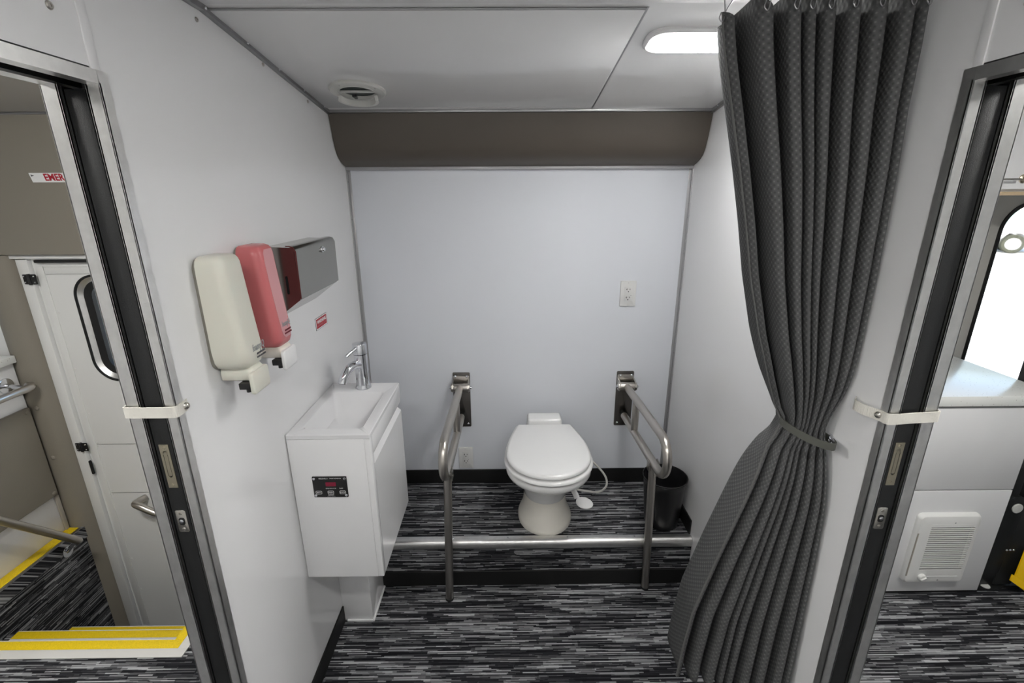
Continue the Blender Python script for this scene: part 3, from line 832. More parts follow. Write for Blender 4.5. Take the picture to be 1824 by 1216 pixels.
# faucet
fx, fy = -0.528, 1.600
FA = thing('faucet', 'chrome single-lever faucet at the rear of the basin', 'faucet', (fx, fy, zt))
bm = new()
lathe(bm, [(0.0285, 0), (0.0285, 0.003), (0.0265, 0.008), (0.0245, 0.016), (0.0238, 0.04), (0.0238, 0.128)], (fx, fy, zt), 36)
obj('body', bm, M_CHROME, FA, 40)
bm = new()
sp_ = smooth_path([(fx - 0.002, fy - 0.012, zt + 0.092), (fx - 0.016, fy - 0.040, zt + 0.098), (fx - 0.028, fy - 0.066, zt + 0.090), (fx - 0.037, fy - 0.084, zt + 0.070), (fx - 0.041, fy - 0.092, zt + 0.052)], 6)
tube(bm, sp_, 0.0155, n=22); obj('spout', bm, M_CHROME, FA, 50)
bm = new(); cyl(bm, (fx - 0.041, fy - 0.092, zt + 0.0525), (fx - 0.0413, fy - 0.0928, zt + 0.0505), 0.012, n=20); obj('aerator', bm, M_DARK, FA)
bm = new(); lathe(bm, [(0.0250, 0.131), (0.0250, 0.164), (0.0238, 0.167), (0.001, 0.169)], (fx, fy, zt), 36)
cp_ = obj('lever_cap', bm, M_CHROME, FA, 40)
bm = new(); tube(bm, [(fx - 0.003, fy - 0.016, zt + 0.158), (fx - 0.020, fy - 0.045, zt + 0.146), (fx - 0.029, fy - 0.062, zt + 0.138)], 0.0058, n=12); obj('lever', bm, M_CHROME, cp_, 50)

# tank monitor panel
P = thing('tank_monitor', 'black tank monitor panel with red display on the sink cabinet', 'control panel', (-0.542, 1.2435, 0.758))
pm = frame((-0.542, 1.2435, 0.758), (1, 0, 0), (0, 0, 1))
bm = new(); prism(bm, rrect(0.103, 0.071, 0.002, 3), 0.003, pm, bev=0.0005); obj('faceplate', bm, M_PANEL, P)
pt = pm @ Matrix.Translation((0, 0, 0.003))
bm = new(); prism(bm, rrect(0.031, 0.014, 0.0006, 2), 0.0006, pt @ Matrix.Translation((0.003, 0.010, 0))); obj('display', bm, M_LED, P)
for x_ in (-0.046, 0.046):
    for y_ in (-0.029, 0.0285):
        bm = new(); screw_head(bm, pt @ Matrix.Translation((x_, y_, 0)), 0.0042, 0.0012); obj('screw', bm, M_CHROME, P)
for k, (x_, s_) in enumerate(((-0.036, 'BATT'), (0.0, 'FRESH'), (0.036, 'BLACK'))):
    bm = new(); Mb = pt @ Matrix.Translation((x_, -0.0185, 0))
    o_ = rrect(0.0185, 0.0115, 0.003, 4); i_ = rrect(0.0165, 0.0095, 0.0024, 4)
    loft(bm, [[(p[0], p[1], 0) for p in o_], [(p[0], p[1], 0.0006) for p in o_], [(p[0], p[1], 0.0006) for p in i_], [(p[0], p[1], 0.0001) for p in i_]], True, True, Mb)
    bt = obj('button', bm, M_WHITE, P)
    bm = new(); prism(bm, i_, 0.0005, Mb); obj('button_face', bm, M_PANEL, bt)
    text(s_, 0.0052, Mb @ Matrix.Translation((0, 0, 0.0006)), M_WHITE, bt)
text('SEELEVEL II', 0.0056, pt @ Matrix.Translation((-0.018, 0.0295, 0)), M_WHITE, P)
text('TANK MONITOR', 0.0046, pt @ Matrix.Translation((0.018, 0.0295, 0)), M_WHITE, P)
text('LEVEL INDICATOR', 0.0038, pt @ Matrix.Translation((0.002, -0.0045, 0)), M_WHITE, P)
text('PUMP', 0.0044, pt @ Matrix.Translation((0.033, -0.0045, 0)), M_WHITE, P)
text('GARNET', 0.0048, pt @ Matrix.Translation((0.0, -0.0278, 0)), M_WHITE, P)
text('MADE IN CANADA', 0.0028, pt @ Matrix.Translation((0.0, -0.0320, 0)), M_GINK, P)

# ================================================================== DISPENSERS
def dispenser(y0, w, zb, zt_, m, label):
    """body on the left wall from y0 to y0+w, between zb and zt_."""
    yc = y0 + w / 2
    T_ = thing('soap_dispenser', label, 'soap dispenser', (XL, yc, zb), 'soap dispensers')
    H = zt_ - zb
    # (height fraction, front depth, left inset, corner radius)
    st = [(0.0, 0.055, 0.034, 0.010), (0.012, 0.064, 0.024, 0.012), (0.04, 0.073, 0.011, 0.020), (0.09, 0.077, 0.003, 0.022), (0.20, 0.077, 0.0, 0.022), (0.5, 0.070, 0.0, 0.022),
          (0.85, 0.0625, 0.0, 0.022), (0.93, 0.061, 0.001, 0.022), (0.965, 0.058, 0.004, 0.020), (0.985, 0.053, 0.009, 0.016), (1.0, 0.044, 0.018, 0.012)]
    n = 8
    def outline(z, d, ins, r, back):
        a0 = y0 + ins; a1 = y0 + w - ins * 0.5; pts = [(XL + back, a0, z)]
        for q in range(n + 1):
            a = PI / 2 * q / n; pts.append((XL + d - r + r * math.sin(a), a0 + r - r * math.cos(a), z))
        for q in range(n + 1):
            a = PI / 2 * q / n; pts.append((XL + d - r + r * math.cos(a), a1 - r + r * math.sin(a), z))
        pts.append((XL + back, a1, z)); return pts
    bm = new(); loft(bm, [outline(zb + H * f, d, ins, r, 0.007) for f, d, ins, r in st]); bd = obj('tank_cover', bm, m, T_, 60)
    bm = new(); prism(bm, rrect(w - 0.004, H - 0.006, 0.026, 6), 0.0075, FL(yc, (zb + zt_) / 2)); obj('back_plate', bm, mat('shadow_grey_plate', (0.20, 0.19, 0.16, 1), 0.5) if 'shadow_grey_plate' not in MATS else MATS['shadow_grey_plate'], T_)  # shadow of the gap at the wall put into the plate's dark colour
    bm = new()
    def hs(z, d, ins): 
        return outline(z, d, ins, 0.012, 0.004)
    loft(bm, [hs(zb - 0.026, 0.072, 0.026), hs(zb - 0.022, 0.074, 0.023), hs(zb - 0.004, 0.074, 0.023), hs(zb + 0.008, 0.066, 0.028)])
    hm = M_SOAPW if m is M_SOAPW else M_BEIGE
    obj('pump_housing', bm, hm, T_, 60)
    bm = new()
    prism(bm, rrect(w - 0.018, 0.052, 0.008, 5), 0.008, frame((XL + 0.072, yc + 0.002, zb - 0.030), (0, 1, 0), (0, 0, 1)), bev=0.003); obj('push_bar', bm, M_WHITE if m is not M_SOAPW else hm, T_, 50)
    bm = new(); box(bm, XL + 0.046, XL + 0.071, y0 + 0.010, y0 + 0.044, zb - 0.042, zb - 0.0265, 0.002); nz = obj('nozzle', bm, M_BIN, T_)
    bm = new(); cyl(bm, (XL + 0.060, y0 + 0.025, zb - 0.042), (XL + 0.060, y0 + 0.025, zb - 0.052), 0.006, n=14); obj('nozzle_tip', bm, M_BIN, nz)
    return T_, bd
D0 = 0.985; D1 = 1.143
t1, b1 = dispenser(D0, 0.093, 1.222, 1.478, M_SOAPW, 'ivory wall soap dispenser, nearest the aisle')
t2, b2 = dispenser(D1, 0.090, 1.222, 1.484, M_SOAPR, 'pink wall soap dispenser beside the steel towel box')
def front_x(f):                                   # depth of the front face at height fraction f
    tab = [(0.0, 0.058), (0.035, 0.073), (0.08, 0.077), (0.20, 0.077), (0.5, 0.070), (0.85, 0.0625), (0.93, 0.061), (0.965, 0.058), (1, 0.044)]
    for a, b in zip(tab, tab[1:]):
        if f <= b[0]: return a[1] + (b[1] - a[1]) * (f - a[0]) / (b[0] - a[0])
    return 0.044
# pale front of the pink one
bm = new(); rings = []
for f, ins in ((0.10, 0.040), (0.13, 0.030), (0.19, 0.024), (0.5, 0.021), (0.85, 0.021), (0.93, 0.024), (0.96, 0.034)):
    z = 1.222 + 0.262 * f; x = XL + front_x(f)
    rings.append([(x - 0.002, D1 + ins, z), (x + 0.0008, D1 + ins, z), (x + 0.0008, D1 + 0.090 - 0.020, z), (x - 0.002, D1 + 0.090 - 0.020, z)])
loft(bm, rings); obj('front_panel', bm, M_SOAPF, b2, 0)
def on_front(yy, z, H, zb=1.222):
    f = (z - zb) / H; d = front_x(f); dd = (front_x(f + 0.03) - front_x(f - 0.03)) / (0.06 * H)
    return frame((XL + d + 0.0013, yy, z), (0, 1, 0), (dd, 0, 1))
text('foamyiQ', 0.024, on_front(D0 + 0.061, 1.269, 0.256), M_GINK, b1, sx=0.62, shear=0.1)
text('ALCOHOL-FREE', 0.0065, on_front(D0 + 0.068, 1.253, 0.256), M_INK, b1, ext=0.0006, sx=0.8)
text('HAND SANITIZER', 0.0062, on_front(D0 + 0.068, 1.245, 0.256), M_INK, b1, ext=0.0006, sx=0.8)
text('foamyiQ', 0.020, on_front(D1 + 0.052, 1.284, 0.262), M_GINK, b2, sx=0.62, shear=0.1)
text('FRAGRANCE', 0.0065, on_front(D1 + 0.056, 1.266, 0.262), M_RINK, b2, ext=0.0006, sx=0.9)
text('HAND CLEANSER', 0.0060, on_front(D1 + 0.056, 1.258, 0.262), M_RINK, b2, ext=0.0006, sx=0.8)

# paper towel dispenser
TY0, TY1 = 1.298, 1.598
D = thing('paper_towel_dispenser', 'stainless steel paper towel dispenser above the warning sticker', 'towel dispenser', (XL, 1.45, 1.264))
bm = new()
prism(bm, [(0, 0.0), (0.062, 0.046), (0.076, 0.056), (0.076, 0.193), (0.070, 0.200), (0, 0.203)], TY1 - TY0 - 0.006, frame((XL, TY1 - 0.003, 1.264), (1, 0, 0), (0, 0, 1)))
bd = obj('body', bm, M_STEELP, D)
bm = new()
prism(bm, [(0.0765, 0.060), (0.0815, 0.060), (0.0835, 0.190), (0.078, 0.2015), (0.066, 0.2055), (0.056, 0.2055), (0.056, 0.2030), (0.066, 0.2025), (0.0745, 0.1985), (0.0785, 0.189)], TY1 - TY0, frame((XL, TY1, 1.264), (1, 0, 0), (0, 0, 1)))
obj('lid', bm, M_STEELP, D, 50)
bm = new(); prism(bm, rrect(0.0055, 0.050, 0.0026, 4), 0.0012, frame((XL + 0.046, TY0 + 0.0025, 1.362), (1, 0, 0), (0, 0, 1)))
obj('level_slot', bm, M_DARK, D)
bm = new(); cyl(bm, (XL + 0.081, 1.482, 1.440), (XL + 0.0865, 1.482, 1.440), 0.0095, n=24, bev=0.001); cyl(bm, (XL + 0.0865, 1.482, 1.440), (XL + 0.092, 1.482, 1.440), 0.006, n=20, bev=0.001)
lk = obj('lock', bm, M_CHROME, D)

# warning sticker
sm = FL(1.6115, 1.1775)
st_ = thing('warning_sticker', 'small red warning sticker on the left wall above the sink', 'sticker', (XL, 1.6115, 1.158))
bm = new(); prism(bm, [(-0.052, -0.021), (0.052, -0.021), (0.052, 0.021), (-0.052, 0.021)], 0.0006, sm); obj('backing', bm, M_INK, st_)
bm = new(); prism(bm, [(-0.050, -0.0195), (0.050, -0.0195), (0.050, 0.0195), (-0.050, 0.0195)], 0.0009, sm); obj('border', bm, M_WHITE, st_)
bm = new(); prism(bm, [(-0.046, -0.0165), (0.046, -0.0165), (0.046, 0.0165), (-0.046, 0.0165)], 0.0012, sm); obj('red_field', bm, M_RED, st_)
text('WARNING', 0.0165, sm @ Matrix.Translation((0, 0.0045, 0.0014)), M_WHITE, st_, bold=0.03)
text('NON-POTABLE WATER', 0.0078, sm @ Matrix.Translation((0, -0.0085, 0.0014)), mat('pink_print', (0.6, 0.2, 0.22, 1), 0.4), st_)

# ================================================================== CURTAIN
LE = [(0.405, 1.960), (0.416, 1.893), (0.427, 1.843), (0.454, 1.747), (0.482, 1.646), (0.51, 1.537), (0.537, 1.42), (0.574, 1.294), (0.613, 1.187), (0.645, 1.110), (0.652, 1.080), (0.640, 1.045), (0.621, 1.014), (0.582, 0.857), (0.54, 0.686), (0.499, 0.5), (0.488, 0.37), (0.480, 0.25)]
RE = [(0.737, 1.960), (0.735, 1.932), (0.739, 1.842), (0.74, 1.746), (0.746, 1.644), (0.749, 1.535), (0.752, 1.418), (0.752, 1.293), (0.750, 1.158), (0.738, 1.072), (0.743, 1.012), (0.750, 0.855), (0.750, 0.683), (0.748, 0.496), (0.745, 0.258)]
def interp(tab, z):
    t = sorted(tab, key=lambda p: p[1])
    if z <= t[0][1]: return t[0][0]
    for a, b in zip(t, t[1:]):
        if z <= b[1]:
            k = (z - a[1]) / (b[1] - a[1]); return a[0] + (b[0] - a[0]) * k
    return t[-1][0]
NF = 8
rnd = random.Random(11)
ph = [rnd.uniform(-0.25, 0.25) for _ in range(NF * 2 + 2)]
amp = [rnd.uniform(0.75, 1.25) for _ in range(NF * 2 + 2)]
amp[0] = 1.2
wd = [rnd.uniform(0.6, 1.45) for _ in range(NF * 2)]
wd[0] = 1.5
cs = [0]
for q in wd: cs.append(cs[-1] + q)
kx = [c / cs[-1] for c in cs]                    # positions of fold extremes, 0..1
def fold_profile(z, NS=18):
    xl, xr = interp(LE, z), interp(RE, z)
    tie = math.exp(-((z - 1.075) / 0.10) ** 2)
    W = xr - xl
    A = 0.052 * (1 - 0.55 * tie)
    low = max(0, min(1, (1.05 - z) / 0.7))
    A *= (1 + 0.35 * low)
    pts = []
    for i in range(len(kx) - 1):
        for q in range(NS if i < len(kx) - 2 else NS + 1):
            s = q / NS
            a0 = amp[i] * (1 if i % 2 == 0 else -1); a1 = amp[i + 1] * (1 if (i + 1) % 2 == 0 else -1)
            k = 0.5 - 0.5 * math.cos(PI * s)
            dep = a0 + (a1 - a0) * k
            dn = max(-1.0, min(1.0, dep)); dep = (1 - 2 * ((1 - dn) / 2) ** 1.6) * (abs(dep) if abs(dep) > 1 else 1)
            x = kx[i] + (kx[i + 1] - kx[i]) * s
            # s-shaped overhang of the folds
            x += 0.21 * (kx[i + 1] - kx[i]) * math.sin(2 * PI * s)
            sway = 0.006 * math.sin(z * 5 + i * 1.3)
            x += sway * (1 - tie) * math.sin(PI * min(1, max(0, x)))
            X_ = xl + W * min(1.02, max(-0.005, x))
            back = 0.055 * (1 - min(1, x / 0.10)) if x < 0.10 else 0
            Y_ = 1.035 - 0.028 * x + back * (0.4 + 0.8 * (z > 1.1)) - A * dep * (1.0)
            # round bundle at the tie
            Y_ = Y_ * (1 - 0.35 * tie) + (1.03 - (A * dep + 0.030 * math.sqrt(max(0, 1 - (2 * min(1, max(0, x)) - 1) ** 2)))) * 0.35 * tie
            Y_ += 0.05 * low * (1 - x) 
            pts.append((X_, Y_))
    return pts
ZT, ZB_ = 1.926, 0.26
NZ = 110
t = bmesh.new(); uvl = t.loops.layers.uv.new('UVMap'); rows = []; us = []
for j in range(NZ + 1):
    z = ZT + (ZB_ - ZT) * j / NZ
    p = fold_profile(z)
    if j == 0 or True:
        base_u = None
    rows.append([t.verts.new((q[0], q[1], z - (0.012 * math.sin(PI * (i / len(p)) * NF * 2) if j == 0 else 0) + (0.025 * (i / len(p)) if j > NZ - 3 else 0) * 0)) for i, q in enumerate(p)])
p = fold_profile(1.6); u = [0]
for a, b in zip(p, p[1:]): u.append(u[-1] + math.hypot(b[0] - a[0], b[1] - a[1]))
for j in range(NZ):
    for i in range(len(u) - 1):
        f = t.faces.new((rows[j][i], rows[j][i + 1], rows[j + 1][i + 1], rows[j + 1][i]))
        zz = [ZT + (ZB_ - ZT) * q / NZ for q in (j, j, j + 1, j + 1)]; uu = (u[i], u[i + 1], u[i + 1], u[i])
        for lp_, a, b in zip(f.loops, uu, zz): lp_[uvl].uv = (a, b)
CT = thing('curtain', 'long grey waffle-weave curtain gathered against the right wall', 'curtain', (0.65, 1.03, ZB_))
o = obj('cloth', t, M_CURT, CT, 180)
sd = o.modifiers.new('solid', 'SOLIDIFY'); sd.thickness = 0.0022; sd.offset = 0
# hem strip along the leading edge
bm = new(); pts = []
for j in range(0, NZ + 1, 2):
    z = ZT + (ZB_ - ZT) * j / NZ; q = fold_profile(z)[0]; pts.append((q[0], q[1], z))
tube(bm, pts, 0.003, n=8); obj('hem', bm, mat('pale_hem', (0.11, 0.11, 0.108, 1), 0.8), CT)
# wire hooks and the track
hk_y = []
for i in range(0, len(kx), 1):
    k = i * 18; k = min(k, len(fold_profile(ZT)) - 1); q = fold_profile(ZT)[k]
    bm = new()
    tube(bm, smooth_path([(q[0] - 0.004, q[1] - 0.003, 1.925), (q[0] - 0.007, q[1] - 0.004, 1.915), (q[0] - 0.001, q[1] - 0.004, 1.909), (q[0] + 0.003, q[1] - 0.003, 1.920), (q[0], q[1] - 0.002, 1.945), (q[0] + 0.002, 1.04, 1.965), (q[0], 1.04, 1.975)], 4), 0.0012, n=6)
    obj('curtain_hook', bm, M_ALUD, CT)
bm = new(); box(bm, 0.36, 0.752, 1.030, 1.050, 1.973, 1.987, 0.002)
tag(obj('curtain_track', bm, M_ALU), 'aluminium curtain track screwed to the ceiling above the curtain', 'curtain track')
# tieback
tb = thing('curtain_tieback', 'narrow olive-grey strap tying the curtain to the wall', 'tieback', (0.757, 1.03, 1.046))
bm = new(); n = 44; A_, B_ = [], []
for k in range(n):
    a = 2 * PI * k / n
    x = 0.6955 + 0.056 * math.cos(a); y = 1.000 + 0.060 * math.sin(a) - 0.012
    z = 1.066 - 0.020 * (x - 0.695) / 0.055
    A_.append((x, y, z - 0.009)); B_.append((x, y, z + 0.009))
def off(r, d):
    return [(0.6955 + (p[0] - 0.6955) * (1 + d / 0.056), 0.988 + (p[1] - 0.988) * (1 + d / 0.060), p[2]) for p in r]
loft(bm, [A_, off(A_, 0.002), off(B_, 0.002), B_, A_], False, False)
obj('band', bm, mat('olive_band', (0.085, 0.087, 0.075, 1), 0.6), tb, 50)
bm = new(); cyl(bm, (0.744, 0.962, 1.048), (0.760, 1.00, 1.048), 0.007, n=18, bev=0.002)
obj('snap', bm, M_CHROME, tb)

# ================================================================== DOOR STRAPS
def strap(side):
    if side == 'left':
        t_ = thing('door_strap', 'white webbing strap snapped across the sink-side pocket door', 'strap', (-0.70, JY, 1.19), 'pocket door straps')
        pts = [(XL + 0.001, 0.889, 1.196), (XL + 0.004, 0.870, 1.196), (XL + 0.004, 0.853, 1.196), (XL - 0.004, 0.848, 1.196), (-0.70, 0.8475, 1.196), (-0.744, 0.848, 1.196), (-0.7515, 0.852, 1.196), (-0.7515, 0.875, 1.196)]
        h = 0.0115; sn = [((XL + 0.004, 0.879, 1.196), (0, 1, 0), (0, 0, 1)), ((-0.7515, 0.870, 1.196), (0, -1, 0), (0, 0, 1))]
    else:
        t_ = thing('door_strap', 'white webbing strap with a loose end across the curtain-side pocket door', 'strap', (0.80, JY, 1.17), 'pocket door straps')
        pts = [(0.7575, 0.945, 1.163), (0.742, 0.925, 1.164), (0.744, 0.900, 1.164), (0.755, 0.872, 1.165), (0.755, 0.855, 1.166), (0.764, 0.848, 1.167), (0.80, 0.8475, 1.170), (0.846, 0.848, 1.172), (0.8565, 0.852, 1.172), (0.8565, 0.875, 1.172)]
        h = 0.0115; sn = [((0.7545, 0.874, 1.165), (0, -1, 0), (0, 0, 1)), ((0.8565, 0.868, 1.172), (0, 1, 0), (0, 0, 1))]
    path = smooth_path(pts, 6); bm = new(); rows = []
    t = bmesh.new()
    for i, p in enumerate(path):
        d = (path[min(i + 1, len(path) - 1)] - path[max(i - 1, 0)]); d.z = 0; d.normalize(); nrm = Vector((d.y, -d.x, 0)) * 0.0008
        rows.append([t.verts.new(p + nrm + Vector((0, 0, h))), t.verts.new(p + nrm - Vector((0, 0, h))), t.verts.new(p - nrm - Vector((0, 0, h))), t.verts.new(p - nrm + Vector((0, 0, h)))])
    for a, b in zip(rows, rows[1:]):
        for k in range(4): t.faces.new((a[k], a[(k + 1) % 4], b[(k + 1) % 4], b[k]))
    t.faces.new(rows[0][::-1]); t.faces.new(rows[-1]); bmesh.ops.recalc_face_normals(t, faces=t.faces)
    merge(bm, t); obj('webbing', bm, M_STRAP, t_, 40)
    for o_, xa, ya in sn:
        bm = new(); dome(bm, frame(o_, xa, ya), 0.0078, 0.007, 18); obj('snap', bm, M_NICK, t_, 60)
strap('left'); strap('right')

# ================================================================== ENTRANCE SIDE (left)
# header panel over the entrance door
cpl = [(1.905, 1.892), (1.916, 1.845), (1.928, 1.800), (1.945, 1.755), (1.965, 1.71), (1.99, 1.62), (2.01, 1.54), (2.025, 1.45), (2.035, 1.366), (2.062, 1.358), (2.062, 1.90)]
bm = new(); prism(bm, cpl, 2.45, frame((-3.198, 0, 0), (0, 1, 0), (0, 0, 1)))
hp = struct('trim_16', bm, M_PAD, 'taupe vinyl header panel above the entrance door', smooth=50)
bm = new(); dome(bm, FB(-2.175, 1.386, 2.033), 0.012, 0.006, 18); obj('button_stud', bm, M_PAD, hp)
bm = new(); box(bm, -3.19, -0.75, 1.900, 1.912, 1.884, 1.8945, 0.002); obj('edge_channel', bm, M_ALUD, hp)
# emergency sign
ea = Vector((0, 0.145, 1.0)).normalized()
yS = 1.979
sg = thing('emergency_sign', 'white sign with red lettering on the taupe panel above the entrance door', 'sign', (-1.70, yS, 1.63))
Mg = frame((-1.862 + 0.175, 1.9765, 1.670), (1, 0, 0), (0, -0.24, 1.0)) 
bm = new(); prism(bm, [(-0.175, -0.018), (0.175, -0.018), (0.175, 0.018), (-0.175, 0.018)], 0.001, Mg); obj('plate', bm, M_WHITE, sg)
text('EMERGENCY EXIT', 0.036, Mg @ Matrix.Translation((0.008, 0, 0.0014)), M_RINK if False else mat('sign_red', (0.42, 0.004, 0.02, 1), 0.4), sg, sx=0.9, bold=0.03)
bm = new(); prism(bm, [(0, 0.004), (0.012, 0), (0, -0.004)], 0.0005, Mg @ Matrix.Translation((-0.170, 0.008, 0.0012))); obj('arrow_mark', bm, M_INK, sg)

# side wall around the entrance (post) and behind
bm = new(); box(bm, -3.2, -2.14, 2.062, 2.12, -0.78, 0.80); box(bm, -3.2, -2.14, 2.062, 2.12, 1.40, 1.90)
holeplate(bm, 1.06, 0.60, (0.20, 0.925, 0.19, 0.575), 0.05, frame((-3.2, 2.112, 0.80), (1, 0, 0), (0, 0, 1)), 0.05)
box(bm, -1.25, XL - 0.05, 2.05, 2.12, -0.78, 1.90); box(bm, -2.14, -1.25, 2.062, 2.12, 1.345, 1.90)
struct('wall_entrance', bm, M_DWHITE, smooth=0)
bm = new()
prism(bm, [(-2.250, 2.061), (-2.250, 2.046), (-2.240, 2.036), (-2.205, 2.030), (-2.165, 2.036), (-2.140, 2.052), (-2.128, 2.075), (-2.128, 2.085), (-2.16, 2.061)], 2.14, Matrix.Translation((0, 0, -0.78)))
ps = struct('trim_17', bm, M_PAD, 'taupe padded post beside the entrance door', smooth=60)
for z in (1.29, 0.66, 0.40, -0.42):
    if z > 0: xx = -2.205
    bm = new(); dome(bm, frame((-2.195, 2.031, z), (1, 0, 0), (0, 0, 1)), 0.011, 0.006, 16); obj('button_stud', bm, M_PAD, ps)

w2 = sgroup('window_2', (-2.64, 2.09, 0.99), 'bright window behind the entrance console')
bm = new(); box(bm, -3.0, -2.27, 2.09, 2.094, 0.99, 1.375); obj('pane', bm, M_GLASS, w2)
# door
dr = sgroup('door_1', (-1.70, 2.09, -0.72), 'white riveted entrance door with a rounded window')
DX0, DX1, DZ0, DZ1 = -2.075, -1.30, -0.715, 1.338
Md = frame((DX0, 2.125, DZ0), (1, 0, 0), (0, 0, 1))     # normal -y
WX0, WX1, WZ0, WZ1 = -1.925, -1.47, 0.775, 1.265
bm = new(); holeplate(bm, DX1 - DX0, DZ1 - DZ0, (WX0 - DX0, WX1 - DX0, WZ0 - DZ0, WZ1 - DZ0), 0.032, Md, 0.10)
leaf = obj('door_leaf', bm, M_DWHITE, dr, 40)
bm = new(); box(bm, -2.128, -2.079, 2.076, 2.12, -0.72, 1.345, 0.002); box(bm, -1.30, -1.25, 2.076, 2.12, -0.72, 1.345, 0.002); box(bm, -2.128, -1.25, 2.076, 2.12, 1.340, 1.362)
obj('door_frame', bm, M_DWHITE, dr)
bm = new(); box(bm, DX0 + 0.012, DX0 + 0.045, 2.089, 2.093, DZ0 + .02, DZ1 - 0.03, 0.001); box(bm, DX0 + 0.05, DX1 - .02, 2.086, 2.093, 1.275, 1.305, 0.002)
obj('edge_strip', bm, M_DWHITE, leaf)
bm = new(); box(bm, DX0 + 0.03, DX1, 2.070, 2.084, 1.326, 1.338, 0.003); obj('weather_strip', bm, M_BLACK, leaf)
bm = new()
for z in (0.437, 0.160): box(bm, DX0 + 0.05, DX1 - 0.01, 2.0918, 2.0932, z - 0.001, z + 0.001)
obj('seam', bm, M_ALUD, leaf)
for z in (1.10, 0.83, 0.60, -0.05, -0.25, -0.45, 0.445, 0.428, 0.168, 0.152):
    bm = new(); dome(bm, FB(DX0 + 0.052, z, 2.093), 0.005, 0.003, 10); obj('rivet', bm, M_DWHITE, leaf)
for z in (0.445, 0.428, 0.168, 0.152):
    bm = new(); dome(bm, FB(-1.83, z, 2.093), 0.005, 0.003, 10); obj('rivet', bm, M_DWHITE, leaf)
# window surround
def rring(bm, x0, x1, z0, z1, r, prof, y):
    """prof: (outset, y offset) pairs swept round the rounded rectangle."""
    rings = []
    for o_, dy in prof:
        rings.append([(p[0], y + dy, p[1]) for p in rrect(x1 - x0 + 2 * o_, z1 - z0 + 2 * o_, r + o_, 10, (x0 + x1) / 2, (z0 + z1) / 2)])
    loft(bm, rings, False, False)
bm = new(); rring(bm, WX0, WX1, WZ0, WZ1, 0.10, [(0.006, 0), (0.006, -0.004), (0.001, -0.006), (-0.003, -0.004), (-0.003, 0.004)], 2.093); obj('gasket', bm, M_BLACK, dr, 50)
bm = new(); rring(bm, WX0, WX1, WZ0, WZ1, 0.10, [(-0.003, 0.002), (-0.022, 0.016), (-0.024, 0.020)], 2.093); obj('bevel_ring', bm, M_ALU, dr, 50)
bm = new(); rring(bm, WX0, WX1, WZ0, WZ1, 0.10, [(-0.022, 0.014), (-0.050, 0.022), (-0.053, 0.050)], 2.093); obj('inner_frame', bm, M_BLACK, dr, 50)
bm = new(); prism(bm, rrect(WX1 - WX0 - 0.10, WZ1 - WZ0 - 0.10, 0.05, 8), 0.004, FB((WX0 + WX1) / 2, (WZ0 + WZ1) / 2, 2.135)); obj('pane', bm, M_GLASS, dr)
for z in (1.255, 0.433):
    bm = new(); box(bm, -2.112, -2.055, 2.070, 2.076, z - 0.022, z + 0.022, 0.003); cyl(bm, (-2.084, 2.070, z - 0.024), (-2.084, 2.070, z + 0.024), 0.006, n=14)
    hg = obj('hinge', bm, M_BIN, dr)
    for dx in (-0.022, 0.020):
        for dz in (-0.013, 0.013):
            bm = new(); dome(bm, FB(-2.084 + dx, z + dz, 2.070), 0.004, 0.003, 10); obj('hinge_screw', bm, M_CHROME, hg)
bm = new(); prism(bm, rrect(0.012, 0.075, 0.005), 0.006, FB(-2.066, 0.32, 2.076)); obj('latch_slot', bm, M_DARK, dr)
bm = new(); tube(bm, smooth_path([(-1.60, 2.03, 0.00), (-1.76, 2.02, 0.085), (-1.83, 2.02, 0.125), (-1.865, 2.03, 0.135), (-1.870, 2.055, 0.132), (-1.860, 2.093, 0.130)], 6), 0.017, n=16)
hd = obj('door_handle', bm, M_STEEL, dr, 60)

# dash cabinet to the left of the stairs
CB = thing('entry_console', 'white console with padded face beside the entrance stairs', 'console', (-2.45, 1.4, 0.0))
bm = new(); box(bm, -2.9, -2.232, 0.4, 2.028, 0.0, 0.885, 0.002); obj('body', bm, M_WALL, CB)
bm = new(); box(bm, -2.9, -2.212, 0.38, 2.029, 0.888, 0.922, 0.003); obj('countertop', bm, M_STONE, CB)
bm = new(); box(bm, -2.231, -2.212, 0.5, 2.020, 0.205, 0.672, 0.006, 3); pd = obj('padded_panel', bm, M_PAD, CB)
for (y, z) in ((2.000, 0.652), (2.000, 0.225)):
    bm = new(); dome(bm, frame((-2.212, y, z), (0, 1, 0), (0, 0, 1)), 0.010, 0.005, 14); obj('button_stud', bm, M_PAD, pd)
bm = new(); box(bm, -2.231, -2.222, 2.008, 2.026, 0.004, 0.20, 0.001); obj('corner_strip', bm, M_MARK, CB)
gr = thing('handrail', 'short steel handrail on the console below its countertop', 'handrail', (-2.21, 1.9, 0.78))
bm = new(); tube(bm, smooth_path([(-2.14, 1.2, 0.785), (-2.14, 1.6, 0.785), (-2.14, 1.90, 0.785), (-2.14, 1.975, 0.785), (-2.155, 2.0, 0.785), (-2.175, 2.008, 0.785)], 5), 0.016, n=16); obj('rail', bm, M_STEEL, gr, 60)
bm = new(); cyl(bm, (-2.232, 1.965, 0.80), (-2.222, 1.965, 0.80), 0.034, n=28, bev=0.003); cyl(bm, (-2.224, 1.965, 0.80), (-2.14, 1.965, 0.787), 0.010, n=12); obj('flange', bm, M_CHROME, gr)
sr = thing('stair_handrail', 'long steel handrail sloping down the entrance stairs', 'handrail', (-2.1, 1.8, -0.05))
bm = new(); tube(bm, smooth_path([(-2.085, 1.20, 0.84), (-2.085, 1.45, 0.57), (-2.085, 1.652, 0.335), (-2.085, 1.80, 0.158), (-2.085, 1.905, 0.030), (-2.088, 1.922, 0.010)], 5), 0.017, n=16); obj('rail', bm, M_STEEL, sr, 60)
